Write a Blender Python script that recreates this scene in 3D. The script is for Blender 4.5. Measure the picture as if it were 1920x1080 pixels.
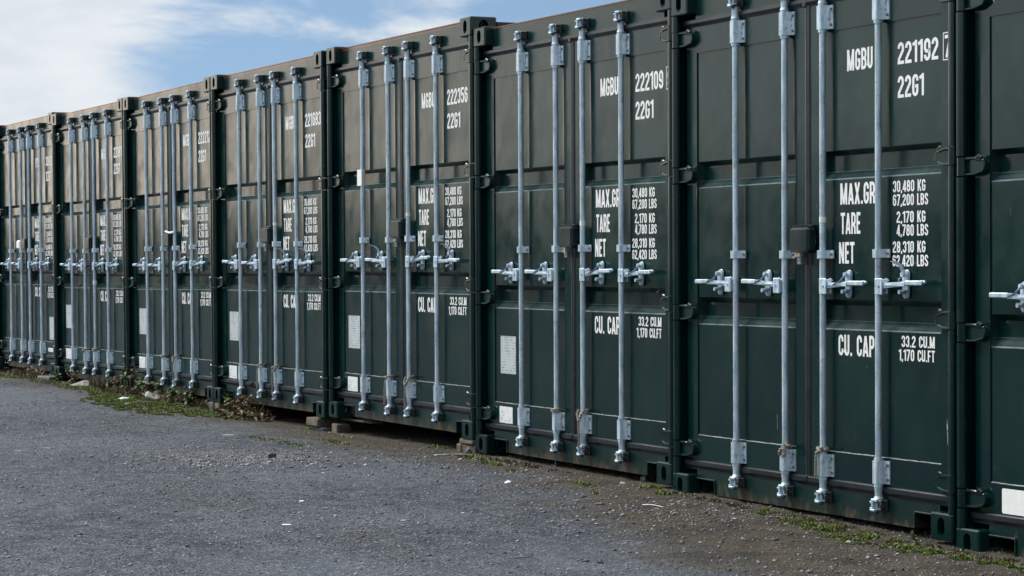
import bpy, bmesh, math, random
import numpy as np
from mathutils import Vector, Matrix

for o in list(bpy.data.objects):
    bpy.data.objects.remove(o)
S = bpy.context.scene
COL = S.collection
R = math.radians

# ------------------------------------------------------------------ camera
CAM = Vector((0, -6.0965, 1.15624))
yaw, pit, rol = -1.12492, -0.03225, -0.00539
fw = Vector((math.sin(yaw)*math.cos(pit), math.cos(yaw)*math.cos(pit), math.sin(pit)))
rt = Vector((math.cos(yaw), -math.sin(yaw), 0))
up = rt.cross(fw)
r2 = rt*math.cos(rol) + up*math.sin(rol)
u2 = -rt*math.sin(rol) + up*math.cos(rol)
cd = bpy.data.cameras.new('camera')
cam = bpy.data.objects.new('camera', cd)
COL.objects.link(cam)
M = Matrix((r2, u2, -fw)).transposed().to_4x4()
M.translation = CAM
cam.matrix_world = M
cd.sensor_width = 36
cd.lens = 4490.28/1920*36
cd.shift_y = 100.33/1920
cd.clip_start = 0.1
cd.clip_end = 3000
S.camera = cam

# ------------------------------------------------------------------ light
SUN_AZ = Vector((-0.80, -0.60))          # towards the sun, ground plane
SUN_EL = R(52)
sd = Vector((SUN_AZ.x*math.cos(SUN_EL), SUN_AZ.y*math.cos(SUN_EL), math.sin(SUN_EL))).normalized()
ld = bpy.data.lights.new('sun', 'SUN')
ld.energy = 3.2
ld.angle = R(30)
ld.color = (1.0, 0.95, 0.90)
sun = bpy.data.objects.new('sun', ld)
COL.objects.link(sun)
sun.rotation_euler = sd.to_track_quat('Z', 'Y').to_euler()

W_ = bpy.data.worlds.new('World')
S.world = W_
W_.use_nodes = True
nt = W_.node_tree
nt.nodes.clear()


def N(nt, typ, **kw):
    n = nt.nodes.new(typ)
    for k, v in kw.items():
        if k.startswith('i_'):
            key = k[2:]
            key = int(key) if key.isdigit() else key
            n.inputs[key].default_value = v
        else:
            setattr(n, k, v)
    return n


def L(nt, a, b):
    nt.links.new(a, b)


def ramp(nt, src, stops, interp='LINEAR'):
    n = nt.nodes.new('ShaderNodeValToRGB')
    n.color_ramp.interpolation = interp
    e = n.color_ramp.elements
    while len(e) < len(stops):
        e.new(0.5)
    for k, (p, c) in enumerate(stops):
        e[k].position = p
        if isinstance(c, (int, float)):
            c = (c, c, c)
        e[k].color = (*c, 1)
    L(nt, src, n.inputs[0])
    return n.outputs[0]


def math_(nt, op, a, b=None, c=None, clamp=False):
    n = nt.nodes.new('ShaderNodeMath')
    n.operation = op
    n.use_clamp = clamp
    for k, v in enumerate((a, b, c)):
        if v is None:
            continue
        if isinstance(v, (int, float)):
            n.inputs[k].default_value = v
        else:
            L(nt, v, n.inputs[k])
    return n.outputs[0]


def mix(nt, fac, a, b, mode='MIX'):
    n = nt.nodes.new('ShaderNodeMix')
    n.data_type = 'RGBA'
    n.blend_type = mode
    for k, v in ((0, fac), (6, a), (7, b)):
        if isinstance(v, (int, float)):
            n.inputs[k].default_value = v
        elif isinstance(v, tuple):
            n.inputs[k].default_value = (*v, 1)
        else:
            L(nt, v, n.inputs[k])
    return n.outputs[2]


def maprange(nt, v, a, b, c=0.0, d=1.0, smooth=True):
    n = nt.nodes.new('ShaderNodeMapRange')
    n.interpolation_type = 'SMOOTHSTEP' if smooth else 'LINEAR'
    L(nt, v, n.inputs[0])
    for k, x in enumerate((a, b, c, d)):
        n.inputs[k+1].default_value = x
    return n.outputs[0]


# sky: Nishita with broken cloud, thicker towards the left (where the sun sits behind it)
tc = N(nt, 'ShaderNodeTexCoord')
lift = N(nt, 'ShaderNodeVectorMath', operation='ADD')
lift.inputs[1].default_value = (0, 0, 0.16)
L(nt, tc.outputs['Generated'], lift.inputs[0])
sky = N(nt, 'ShaderNodeTexSky', sky_type='NISHITA', sun_disc=False, sun_elevation=SUN_EL,
        sun_rotation=math.atan2(sd.x, sd.y), air_density=1.1, dust_density=0.35, ozone_density=1.6)
L(nt, lift.outputs[0], sky.inputs[0])
stretch = N(nt, 'ShaderNodeMapping')
stretch.inputs['Scale'].default_value = (9.0, 9.0, 26.0)
stretch.inputs['Location'].default_value = (1.7, 0.4, 2.35)
L(nt, tc.outputs['Generated'], stretch.inputs[0])
n1 = N(nt, 'ShaderNodeTexNoise', i_Scale=1.0, i_Detail=7.0, i_Roughness=0.56, i_Distortion=0.35)
L(nt, stretch.outputs[0], n1.inputs['Vector'])
# broken overcast all round, opening to blue beyond the right half of the row
az0 = -1.085
dotn = N(nt, 'ShaderNodeVectorMath', operation='DOT_PRODUCT')
L(nt, tc.outputs['Generated'], dotn.inputs[0])
dotn.inputs[1].default_value = (math.sin(az0), math.cos(az0), 0.0)
hole = maprange(nt, dotn.outputs['Value'], 0.9650, 0.9890, 0.34, -0.045)
sep0 = N(nt, 'ShaderNodeSeparateXYZ')
L(nt, tc.outputs['Generated'], sep0.inputs[0])
clear = maprange(nt, sep0.outputs['X'], -0.35, 0.45, 0.0, -0.22)      # clears towards the right
hole = math_(nt, 'ADD', hole, clear)
cl = maprange(nt, math_(nt, 'ADD', n1.outputs[0], hole), 0.455, 0.655, 0.0, 1.0)
cl = math_(nt, 'MULTIPLY', cl, 0.92)
shade = N(nt, 'ShaderNodeTexNoise', i_Scale=2.3, i_Detail=4.0)
L(nt, stretch.outputs[0], shade.inputs['Vector'])
ccol = mix(nt, maprange(nt, shade.outputs[0], 0.35, 0.7), (7.3, 7.8, 8.3), (8.5, 8.8, 9.0))
bluer = mix(nt, 1.0, sky.outputs[0], (1.10, 1.13, 1.12), 'MULTIPLY')
sep = N(nt, 'ShaderNodeSeparateXYZ')
L(nt, tc.outputs['Generated'], sep.inputs[0])
# the cloud over the yard side is lit warmer low down
warm = math_(nt, 'MULTIPLY', maprange(nt, sep.outputs['Y'], 0.10, -0.20), maprange(nt, sep.outputs['Z'], 0.55, 0.05))
warm = math_(nt, 'MULTIPLY', warm, maprange(nt, sep.outputs['X'], -0.86, -0.975, 0.0, 1.0))
front = math_(nt, 'MULTIPLY', maprange(nt, sep.outputs['Y'], -0.25, -0.60), maprange(nt, sep.outputs['Z'], 0.45, 0.08))
ccol = mix(nt, front, ccol, (9.6, 10.6, 10.0))
ccol = mix(nt, warm, ccol, (25.0, 21.5, 17.5))
skyc = mix(nt, cl, bluer, ccol)
# thin cloud in front of the sun glows warm round it
sdn = N(nt, 'ShaderNodeVectorMath', operation='DOT_PRODUCT')
L(nt, tc.outputs['Generated'], sdn.inputs[0])
sdn.inputs[1].default_value = tuple(sd)
glow = math_(nt, 'POWER', math_(nt, 'MAXIMUM', sdn.outputs['Value'], 0.0), 7.0)
skyc = mix(nt, glow, skyc, (6.0, 5.2, 4.4), 'ADD')
bg = N(nt, 'ShaderNodeBackground', i_Strength=0.080)
L(nt, skyc, bg.inputs[0])
wo = N(nt, 'ShaderNodeOutputWorld')
L(nt, bg.outputs[0], wo.inputs[0])

S.view_settings.view_transform = 'Standard'
S.view_settings.look = 'None'
S.view_settings.exposure = 0.35
S.view_settings.gamma = 1.0
S.view_settings.use_curve_mapping = False
S.render.engine = 'CYCLES'
S.cycles.max_bounces = 6
S.cycles.diffuse_bounces = 3
S.cycles.glossy_bounces = 3


# ------------------------------------------------------------------ materials
def newmat(name):
    m = bpy.data.materials.new(name)
    m.use_nodes = True
    t = m.node_tree
    b = t.nodes['Principled BSDF']
    return m, t, b


def noise(t, vec, scale, detail=4.0, rough=0.55, dist=0.0):
    n = N(t, 'ShaderNodeTexNoise', i_Scale=scale, i_Detail=detail, i_Roughness=rough, i_Distortion=dist)
    L(t, vec, n.inputs['Vector'])
    return n.outputs[0]


def mapping(t, src, scale=(1, 1, 1), loc=None):
    n = N(t, 'ShaderNodeMapping')
    n.inputs['Scale'].default_value = scale
    if loc is not None:
        if isinstance(loc, tuple):
            n.inputs['Location'].default_value = loc
        else:
            L(t, loc, n.inputs['Location'])
    L(t, src, n.inputs[0])
    return n.outputs[0]


def bump(t, b, h, strength, dist, prev=None):
    n = N(t, 'ShaderNodeBump', i_Strength=strength, i_Distance=dist)
    L(t, h, n.inputs['Height'])
    if prev is not None:
        L(t, prev, n.inputs['Normal'])
    L(t, n.outputs[0], b.inputs['Normal'])
    return n.outputs[0]


def paint_mat(name, base, base2, rough=0.36, rust=True, wave=0.0, lips=False, patches=False, runs=False, top=2.576):
    """old gloss container paint: faded patches, grime runs, chips, rust low down and on the top edge"""
    m, t, b = newmat(name)
    tc = N(t, 'ShaderNodeTexCoord')
    oi = N(t, 'ShaderNodeObjectInfo')
    off = N(t, 'ShaderNodeCombineXYZ')
    rnd = math_(t, 'MULTIPLY', oi.outputs['Random'], 40.0)
    L(t, rnd, off.inputs[0])
    L(t, rnd, off.inputs[1])
    P = mapping(t, tc.outputs['Object'], (1, 1, 1), off.outputs[0])
    big = noise(t, P, 1.6, 5)
    col = mix(t, maprange(t, big, 0.3, 0.72), base, base2)
    # vertical grime streaks
    st = noise(t, mapping(t, tc.outputs['Object'], (26, 26, 1.1), off.outputs[0]), 1.0, 5, 0.6)
    col = mix(t, math_(t, 'MULTIPLY', maprange(t, st, 0.52, 0.8), 0.45), col,
              (base[0]*1.6+.0015, base[1]*1.35+.004, base[2]*1.3+.003))
    # dust speckle
    sp = noise(t, P, 90, 3, 0.7)
    col = mix(t, math_(t, 'MULTIPLY', maprange(t, sp, 0.62, 0.85), 0.07), col, (0.12, 0.15, 0.14))
    # small pale chips and scratches
    v = N(t, 'ShaderNodeTexVoronoi', i_Scale=7.0)
    L(t, mapping(t, tc.outputs['Object'], (1.0, 1.0, 0.55), off.outputs[0]), v.inputs['Vector'])
    wob = noise(t, P, 60, 2)
    chip = math_(t, 'LESS_THAN', math_(t, 'ADD', v.outputs['Distance'], math_(t, 'MULTIPLY', wob, 0.035)), 0.030)
    sel = N(t, 'ShaderNodeTexWhiteNoise')
    L(t, v.outputs['Color'], sel.inputs['Vector'])
    chip = math_(t, 'MULTIPLY', chip, math_(t, 'GREATER_THAN', sel.outputs['Value'], 0.72))
    col = mix(t, chip, col, (0.42, 0.44, 0.42))
    # long vertical scuffs
    v2 = N(t, 'ShaderNodeTexVoronoi', i_Scale=4.0)
    wv = N(t, 'ShaderNodeVectorMath', operation='ADD')
    wn = N(t, 'ShaderNodeTexNoise', i_Scale=14.0)
    L(t, P, wn.inputs['Vector'])
    wm = N(t, 'ShaderNodeVectorMath', operation='SCALE')
    L(t, wn.outputs['Color'], wm.inputs[0])
    wm.inputs['Scale'].default_value = 0.012
    L(t, mapping(t, tc.outputs['Object'], (1.6, 0.2, 0.13), off.outputs[0]), wv.inputs[0])
    L(t, wm.outputs[0], wv.inputs[1])
    L(t, wv.outputs[0], v2.inputs['Vector'])
    sel2 = N(t, 'ShaderNodeTexWhiteNoise')
    L(t, v2.outputs['Color'], sel2.inputs['Vector'])
    sc = math_(t, 'MULTIPLY', math_(t, 'LESS_THAN', v2.outputs['Distance'], 0.020), math_(t, 'GREATER_THAN', sel2.outputs['Value'], 0.55))
    sc = math_(t, 'MULTIPLY', sc, maprange(t, wob, 0.45, 0.6, 0.15, 1.0))
    col = mix(t, math_(t, 'MULTIPLY', sc, 0.5), col, (0.14, 0.19, 0.19))
    rgh = maprange(t, noise(t, P, 5, 5), 0.3, 0.7, rough-0.05, rough+0.10)
    if rust:
        sx = N(t, 'ShaderNodeSeparateXYZ')
        L(t, tc.outputs['Object'], sx.inputs[0])
        z = sx.outputs['Z']
        rn = noise(t, mapping(t, tc.outputs['Object'], (5, 5, 3), off.outputs[0]), 4.0, 8, 0.7)
        low = maprange(t, z, 0.16, 0.02, 0.0, 0.20)
        r1 = maprange(t, math_(t, 'ADD', rn, low), 0.66, 0.84)
        dirt = maprange(t, math_(t, 'ADD', rn, maprange(t, z, 0.13, 0.0, 0.0, 0.22)), 0.56, 0.85, 0.0, 0.5)
        col = mix(t, dirt, col, (0.075, 0.062, 0.045))
        col = mix(t, math_(t, 'MULTIPLY', r1, 0.55), col, (0.070, 0.030, 0.014))
        topr = maprange(t, math_(t, 'ADD', math_(t, 'MULTIPLY', rn, 0.02), z), top, top+.008)
        col = mix(t, math_(t, 'MULTIPLY', topr, 0.8), col, (0.20, 0.065, 0.030))
        rgh = mix(t, r1, rgh, (0.8, 0.8, 0.8))
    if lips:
        # pale lines paint in the creases' lit edges; the slopes also carry dust
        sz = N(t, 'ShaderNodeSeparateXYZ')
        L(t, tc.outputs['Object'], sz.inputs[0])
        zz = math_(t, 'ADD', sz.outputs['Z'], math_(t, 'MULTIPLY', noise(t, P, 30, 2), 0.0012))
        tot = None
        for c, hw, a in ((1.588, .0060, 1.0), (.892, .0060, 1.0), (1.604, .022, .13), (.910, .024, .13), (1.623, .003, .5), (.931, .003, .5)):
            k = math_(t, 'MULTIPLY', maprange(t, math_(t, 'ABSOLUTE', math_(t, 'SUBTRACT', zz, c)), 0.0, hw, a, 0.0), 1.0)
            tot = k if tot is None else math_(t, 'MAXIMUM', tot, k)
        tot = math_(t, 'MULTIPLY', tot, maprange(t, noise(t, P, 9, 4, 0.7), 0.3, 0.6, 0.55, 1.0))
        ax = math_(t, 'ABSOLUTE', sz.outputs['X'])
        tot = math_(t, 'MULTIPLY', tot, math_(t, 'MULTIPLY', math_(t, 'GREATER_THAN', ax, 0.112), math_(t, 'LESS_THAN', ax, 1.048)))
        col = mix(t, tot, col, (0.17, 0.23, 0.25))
    if runs:
        # rust runs under the cams and along the lower edge
        srx = N(t, 'ShaderNodeSeparateXYZ')
        L(t, tc.outputs['Object'], srx.inputs[0])
        rr_ = None
        for bx in (-.622, -.166, .166, .622):
            k = maprange(t, math_(t, 'ABSOLUTE', math_(t, 'SUBTRACT', srx.outputs['X'], bx+.01)), 0.004, 0.045, 1.0, 0.0)
            rr_ = k if rr_ is None else math_(t, 'MAXIMUM', rr_, k)
        rr_ = math_(t, 'MULTIPLY', rr_, maprange(t, srx.outputs['Z'], 0.11, 0.06, 0.0, 1.0))
        rs = noise(t, mapping(t, tc.outputs['Object'], (90, 90, 7), off.outputs[0]), 1.0, 4, 0.6)
        rr_ = math_(t, 'MULTIPLY', rr_, maprange(t, rs, 0.44, 0.66, 0.0, 0.6))
        edge_ = math_(t, 'MULTIPLY', maprange(t, srx.outputs['Z'], 0.055, 0.024, 0.0, 1.0), maprange(t, rn, 0.45, 0.65, 0.0, 0.6))
        rr_ = math_(t, 'MAXIMUM', rr_, edge_)
        col = mix(t, rr_, col, (0.085, 0.052, 0.032))
    if patches:
        pr = maprange(t, noise(t, P, 16, 7, 0.7), 0.66, 0.72, 0, 0.9)
        col = mix(t, pr, col, (0.22, 0.085, 0.04))
        rgh = mix(t, pr, rgh, (0.8, 0.8, 0.8))
    L(t, col, b.inputs['Base Color'])
    L(t, rgh, b.inputs['Roughness'])
    b.inputs['Specular IOR Level'].default_value = 0.41
    nb = bump(t, b, noise(t, P, 140, 2), 0.10, 0.0008)
    if wave:
        bump(t, b, noise(t, mapping(t, tc.outputs['Object'], (1.6, 1.6, 1.0), off.outputs[0]), 2.6, 2), wave, 0.02, nb)
    return m


GREEN = (0.0006, 0.0150, 0.0172)
GREEN2 = (0.0018, 0.0230, 0.0205)
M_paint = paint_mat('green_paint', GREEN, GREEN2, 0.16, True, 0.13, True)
M_head = paint_mat('green_header_rusty_top', GREEN, GREEN2, 0.19, True, top=2.566)
M_sill = paint_mat('green_sill_paint', GREEN, GREEN2, 0.32, True, runs=True)
M_post = paint_mat('green_post_paint', GREEN, GREEN2, 0.19, True)
M_fit = paint_mat('green_fitting_paint', GREEN, GREEN2, 0.20, False, 0.0, False, True)
M_box = paint_mat('lock_box_paint', (0.004, 0.0135, 0.0160), (0.010, 0.0225, 0.0240), 0.22, False)


def galv_mat():
    m, t, b = newmat('galvanised_steel')
    tc = N(t, 'ShaderNodeTexCoord')
    oi = N(t, 'ShaderNodeObjectInfo')
    off = N(t, 'ShaderNodeCombineXYZ')
    L(t, math_(t, 'MULTIPLY', oi.outputs['Random'], 30.0), off.inputs[2])
    P = mapping(t, tc.outputs['Object'], (1, 1, 1), off.outputs[0])
    v = N(t, 'ShaderNodeTexVoronoi', i_Scale=110.0)
    L(t, P, v.inputs['Vector'])
    n = noise(t, mapping(t, tc.outputs['Object'], (40, 40, 6), off.outputs[0]), 1.0, 6, 0.65)
    col = mix(t, maprange(t, n, 0.3, 0.7), (0.34, 0.45, 0.55), (0.68, 0.81, 0.92))
    col = mix(t, 0.35, col, v.outputs['Color'], 'SOFT_LIGHT')
    dirt = maprange(t, noise(t, P, 11, 7, 0.7), 0.55, 0.75, 0, 0.7)
    col = mix(t, dirt, col, (0.17, 0.16, 0.14))
    ru = maprange(t, noise(t, mapping(t, tc.outputs['Object'], (1, 1, 1), (5, 3, 1)), 14, 6, 0.7), 0.70, 0.78, 0, 0.7)
    col = mix(t, ru, col, (0.22, 0.10, 0.05))
    L(t, col, b.inputs['Base Color'])
    b.inputs['Metallic'].default_value = 0.45
    L(t, maprange(t, n, 0.3, 0.7, 0.42, 0.58), b.inputs['Roughness'])
    bump(t, b, noise(t, P, 180, 3), 0.25, 0.001)
    return m


M_galv = galv_mat()


def simple(name, c1, c2, scale=20, rough=0.7, metallic=0.0, bs=0.3, bd=0.002, detail=5):
    m, t, b = newmat(name)
    tc = N(t, 'ShaderNodeTexCoord')
    n = noise(t, tc.outputs['Object'], scale, detail, 0.65)
    L(t, mix(t, maprange(t, n, 0.3, 0.7), c1, c2), b.inputs['Base Color'])
    b.inputs['Roughness'].default_value = rough
    b.inputs['Metallic'].default_value = metallic
    bump(t, b, noise(t, tc.outputs['Object'], scale*3, 4), bs, bd)
    return m


M_gasket = simple('rubber_gasket', (0.007, 0.011, 0.017), (0.017, 0.025, 0.034), 9, 0.30)
M_white = simple('white_stencil_paint', (0.74, 0.77, 0.78), (0.90, 0.92, 0.93), 60, 0.6, 0, 0.05)
M_weld = simple('weld_bead', (0.05, 0.07, 0.07), (0.26, 0.31, 0.32), 26, 0.45, 0, 0.8, 0.003)
M_bolt = simple('dark_bolt', (0.10, 0.12, 0.13), (0.26, 0.30, 0.32), 60, 0.5, 0.3)
M_dark = simple('underframe_black', (0.012, 0.014, 0.014), (0.022, 0.022, 0.02), 6, 0.85)
M_brass = simple('weathered_brass', (0.42, 0.33, 0.22), (0.55, 0.50, 0.42), 50, 0.45, 0.5)
M_rope = simple('dirty_rope', (0.16, 0.14, 0.11), (0.42, 0.39, 0.33), 160, 0.95)
M_tape = simple('white_tape', (0.80, 0.83, 0.85), (0.90, 0.92, 0.92), 30, 0.5, 0, 0.2, 0.002)
M_brick = simple('weathered_concrete', (0.055, 0.045, 0.033), (0.14, 0.118, 0.088), 22, 0.92, 0, 0.8, 0.008)
M_timber = simple('grey_timber', (0.11, 0.09, 0.065), (0.24, 0.20, 0.15), 14, 0.9, 0, 0.6, 0.004)
M_stone = simple('grey_stone', (0.07, 0.075, 0.08), (0.18, 0.19, 0.20), 30, 0.85, 0, 0.7, 0.006)
M_plastic = simple('dirty_white_plastic', (0.26, 0.26, 0.25), (0.52, 0.53, 0.51), 12, 0.55, 0, 0.3, 0.01)
M_litter = simple('white_litter', (0.55, 0.57, 0.60), (0.78, 0.80, 0.82), 40, 0.6)
M_stem = simple('dry_stem', (0.060, 0.042, 0.022), (0.17, 0.125, 0.07), 40, 0.9)
M_stick0 = simple('worn_flake', (.22, .24, .25), (.5, .52, .54), 60, .8)
M_strip = simple('flat_metal_strip', (0.12, 0.14, 0.16), (0.34, 0.38, 0.41), 40, 0.45, 0.6)


def leaf_mat(name, c1, c2, c3=None):
    m, t, b = newmat(name)
    g = N(t, 'ShaderNodeNewGeometry')
    stops = [(0.0, c1), (1.0, c2)] if c3 is None else [(0.0, c1), (0.65, c2), (1.0, c3)]
    c = ramp(t, g.outputs['Random Per Island'], stops)
    L(t, c, b.inputs['Base Color'])
    b.inputs['Roughness'].default_value = 0.65
    return m


M_moss = leaf_mat('moss_green', (0.045, 0.060, 0.012), (0.11, 0.165, 0.020), (0.22, 0.26, 0.05))
M_leaf = leaf_mat('weed_leaf', (0.035, 0.065, 0.016), (0.10, 0.17, 0.035))
M_dead = leaf_mat('dead_leaf', (0.045, 0.034, 0.018), (0.15, 0.115, 0.065), (0.34, 0.30, 0.23))
M_drygrass = leaf_mat('dry_grass', (0.05, 0.038, 0.018), (0.14, 0.10, 0.05))
M_peb = leaf_mat('gravel_grey', (0.035, 0.037, 0.042), (0.13, 0.135, 0.15), (0.36, 0.37, 0.39))
M_peb2 = leaf_mat('gravel_pale', (0.06, 0.065, 0.075), (0.17, 0.18, 0.20), (0.42, 0.44, 0.46))


def print_mat(name, paper, ink, lines=60.0):
    """small printed plate: rows of short dark words"""
    m, t, b = newmat(name)
    tc = N(t, 'ShaderNodeTexCoord')
    sx = N(t, 'ShaderNodeSeparateXYZ')
    L(t, tc.outputs['Object'], sx.inputs[0])
    row = math_(t, 'MULTIPLY', sx.outputs['Z'], lines)
    frac = math_(t, 'FRACT', row)
    inrow = math_(t, 'LESS_THAN', frac, 0.42)
    cell = N(t, 'ShaderNodeCombineXYZ')
    L(t, math_(t, 'MULTIPLY', sx.outputs['X'], 140.0), cell.inputs[0])
    L(t, math_(t, 'MULTIPLY', math_(t, 'FLOOR', row), 7.3), cell.inputs[1])
    n = noise(t, cell.outputs[0], 1.0, 1)
    word = math_(t, 'GREATER_THAN', n, 0.52)
    blk = noise(t, mapping(t, tc.outputs['Object'], (9, 9, 14)), 1.0, 1)
    f = math_(t, 'MULTIPLY', math_(t, 'MULTIPLY', inrow, word), maprange(t, blk, 0.42, 0.5, 0.25, 0.95))
    base = mix(t, maprange(t, noise(t, tc.outputs['Object'], 30, 4), 0.4, 0.75, 0, 0.35), paper, (0.34, 0.37, 0.38))
    L(t, mix(t, f, base, ink), b.inputs['Base Color'])
    b.inputs['Roughness'].default_value = 0.5
    return m


M_plate = print_mat('data_plate_print', (0.50, 0.57, 0.61), (0.08, 0.10, 0.12))
M_stick = print_mat('sticker_print', (0.80, 0.84, 0.86), (0.16, 0.20, 0.24), 75.0)


# ------------------------------------------------------------------ mesh helpers
class MB:
    def __init__(s):
        s.v = []
        s.f = []

    def add(s, vs, fs):
        k = len(s.v)
        s.v += [tuple(v) for v in vs]
        s.f += [tuple(i+k for i in f) for f in fs]
        return s

    def box(s, x0, x1, y0, y1, z0, z1, b=0.0):
        if b > 0:
            b = min(b, (x1-x0)*.45, (y1-y0)*.45, (z1-z0)*.45)
            bm = bmesh.new()
            bmesh.ops.create_cube(bm, size=1)
            for v in bm.verts:
                v.co = Vector(((x0+x1)/2+v.co.x*(x1-x0), (y0+y1)/2+v.co.y*(y1-y0), (z0+z1)/2+v.co.z*(z1-z0)))
            bmesh.ops.bevel(bm, geom=list(bm.edges), offset=b, segments=1, profile=0.5, affect='EDGES')
            bm.verts.index_update()
            s.add([v.co[:] for v in bm.verts], [[v.index for v in f.verts] for f in bm.faces])
            bm.free()
            return s
        return s.add([(x0, y0, z0), (x1, y0, z0), (x1, y1, z0), (x0, y1, z0),
                      (x0, y0, z1), (x1, y0, z1), (x1, y1, z1), (x0, y1, z1)],
                     [(0, 3, 2, 1), (4, 5, 6, 7), (0, 1, 5, 4), (1, 2, 6, 5), (2, 3, 7, 6), (3, 0, 4, 7)])

    def cyl(s, x, y, z0, z1, r, n=14, r1=None, axis='z'):
        r1 = r if r1 is None else r1
        vs = []
        for k in range(n):
            a = 2*math.pi*k/n
            vs.append((math.cos(a)*r, math.sin(a)*r, z0))
        for k in range(n):
            a = 2*math.pi*k/n
            vs.append((math.cos(a)*r1, math.sin(a)*r1, z1))
        if axis == 'z':
            vs = [(x+a, y+b, c) for a, b, c in vs]
        elif axis == 'y':      # x=x, y=z centre ; runs in y
            vs = [(x+a, c, y-b) for a, b, c in vs]
        elif axis == 'x':      # x=y centre, y=z centre ; runs in x
            vs = [(c, x+a, y+b) for a, b, c in vs]
        fs = [(k, (k+1) % n, n+(k+1) % n, n+k) for k in range(n)]
        fs += [tuple(range(n-1, -1, -1)), tuple(range(n, 2*n))]
        return s.add(vs, fs)

    def prism(s, pts, y0, y1, inset=0.0):
        """outline given in (x,z), extruded y0 (front) to y1; inset shrinks the front a little"""
        n = len(pts)
        cx = sum(p[0] for p in pts)/n
        cz = sum(p[1] for p in pts)/n
        if inset:
            fr = [(cx+(p[0]-cx)*(1-inset), y0, cz+(p[1]-cz)*(1-inset)) for p in pts]
        else:
            fr = [(p[0], y0, p[1]) for p in pts]
        vs = fr+[(p[0], y1, p[1]) for p in pts]
        fs = [tuple(range(n)), tuple(range(2*n-1, n-1, -1))]
        fs += [(k, n+k, n+(k+1) % n, (k+1) % n) for k in range(n)]
        return s.add(vs, fs)

    def zprism(s, pts, z0, z1):
        """outline in (x,y) extruded along z"""
        n = len(pts)
        vs = [(p[0], p[1], z0) for p in pts]+[(p[0], p[1], z1) for p in pts]
        fs = [tuple(range(n-1, -1, -1)), tuple(range(n, 2*n))]
        fs += [(k, (k+1) % n, n+(k+1) % n, n+k) for k in range(n)]
        return s.add(vs, fs)

    def xprism(s, pts, x0, x1):
        """outline in (y,z) extruded along x"""
        n = len(pts)
        vs = [(x0, p[0], p[1]) for p in pts]+[(x1, p[0], p[1]) for p in pts]
        fs = [tuple(range(n-1, -1, -1)), tuple(range(n, 2*n))]
        fs += [(k, (k+1) % n, n+(k+1) % n, n+k) for k in range(n)]
        return s.add(vs, fs)

    def tube(s, path, r, n=8, taper=None):
        path = [Vector(p) for p in path]
        vs, fs = [], []
        m = len(path)
        for i, p in enumerate(path):
            d = (path[min(i+1, m-1)]-path[max(i-1, 0)])
            if d.length < 1e-9:
                d = Vector((0, 0, 1))
            d.normalize()
            a = d.cross(Vector((0.21, 0.93, 0.3)))
            a.normalize()
            b = d.cross(a)
            rr = r if taper is None else r*(1+(taper-1)*i/(m-1))
            for k in range(n):
                t = 2*math.pi*k/n
                vs.append(p+a*math.cos(t)*rr+b*math.sin(t)*rr)
        for i in range(m-1):
            for k in range(n):
                fs.append((i*n+k, i*n+(k+1) % n, (i+1)*n+(k+1) % n, (i+1)*n+k))
        fs += [tuple(range(n-1, -1, -1)), tuple(range((m-1)*n, m*n))]
        return s.add(vs, fs)

    def mesh(s, name, mat, smooth=True, angle=0.6):
        me = bpy.data.meshes.new(name)
        me.from_pydata(s.v, [], s.f)
        bm = bmesh.new()
        bm.from_mesh(me)
        bmesh.ops.recalc_face_normals(bm, faces=bm.faces)
        bm.to_mesh(me)
        bm.free()
        me.materials.append(mat)
        if smooth:
            me.shade_smooth()
            me.set_sharp_from_angle(angle=angle)
        return me


def obj(name, me, parent=None, loc=(0, 0, 0), rot=(0, 0, 0), scale=(1, 1, 1)):
    o = bpy.data.objects.new(name, me)
    COL.objects.link(o)
    o.location = loc
    o.rotation_euler = rot
    o.scale = scale
    if parent is not None:
        o.parent = parent
    return o


def tag(o, label=None, cat=None, group=None, kind=None):
    if label:
        o['label'] = label
    if cat:
        o['category'] = cat
    if group:
        o['group'] = group
    if kind:
        o['kind'] = kind
    return o


def empty(name, loc, rot=(0, 0, 0)):
    o = obj(name, None, None, loc, rot)
    o.empty_display_size = 0.1
    return o


def vnoise(x, y, seed=0):
    """vectorised value noise 0..1"""
    xi = np.floor(x).astype(np.int64)
    yi = np.floor(y).astype(np.int64)
    fx = x-xi
    fy = y-yi
    fx = fx*fx*(3-2*fx)
    fy = fy*fy*(3-2*fy)

    def h(a, b):
        n = (a*374761393+b*668265263+seed*1274126177) & 0x7fffffff
        n = ((n ^ (n >> 13))*1274126177) & 0x7fffffff
        return ((n ^ (n >> 16)) & 0xffff)/65535.0
    return ((h(xi, yi)*(1-fx)+h(xi+1, yi)*fx)*(1-fy)+(h(xi, yi+1)*(1-fx)+h(xi+1, yi+1)*fx)*fy)


def fbm(x, y, o=4, seed=0):
    s, a, t = 0, 1.0, 0
    for k in range(o):
        s = s+a*vnoise(x*2**k, y*2**k, seed+k)
        t += a
        a *= 0.5
    return s/t


# ------------------------------------------------------------------ ground
GX = [-400, -60, -30, -25.6, -23.2, -20.7, -18.2, -15.8, -13.3, -10.85, -8.4, -6.0, -2, 60, 400]
GZ = [0.03, 0.03, 0.03, 0.03, 0.035, 0.03, -0.012, -0.02, -0.005, -0.022, -0.062, -0.10, -0.12, -0.12, -0.12]


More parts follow.
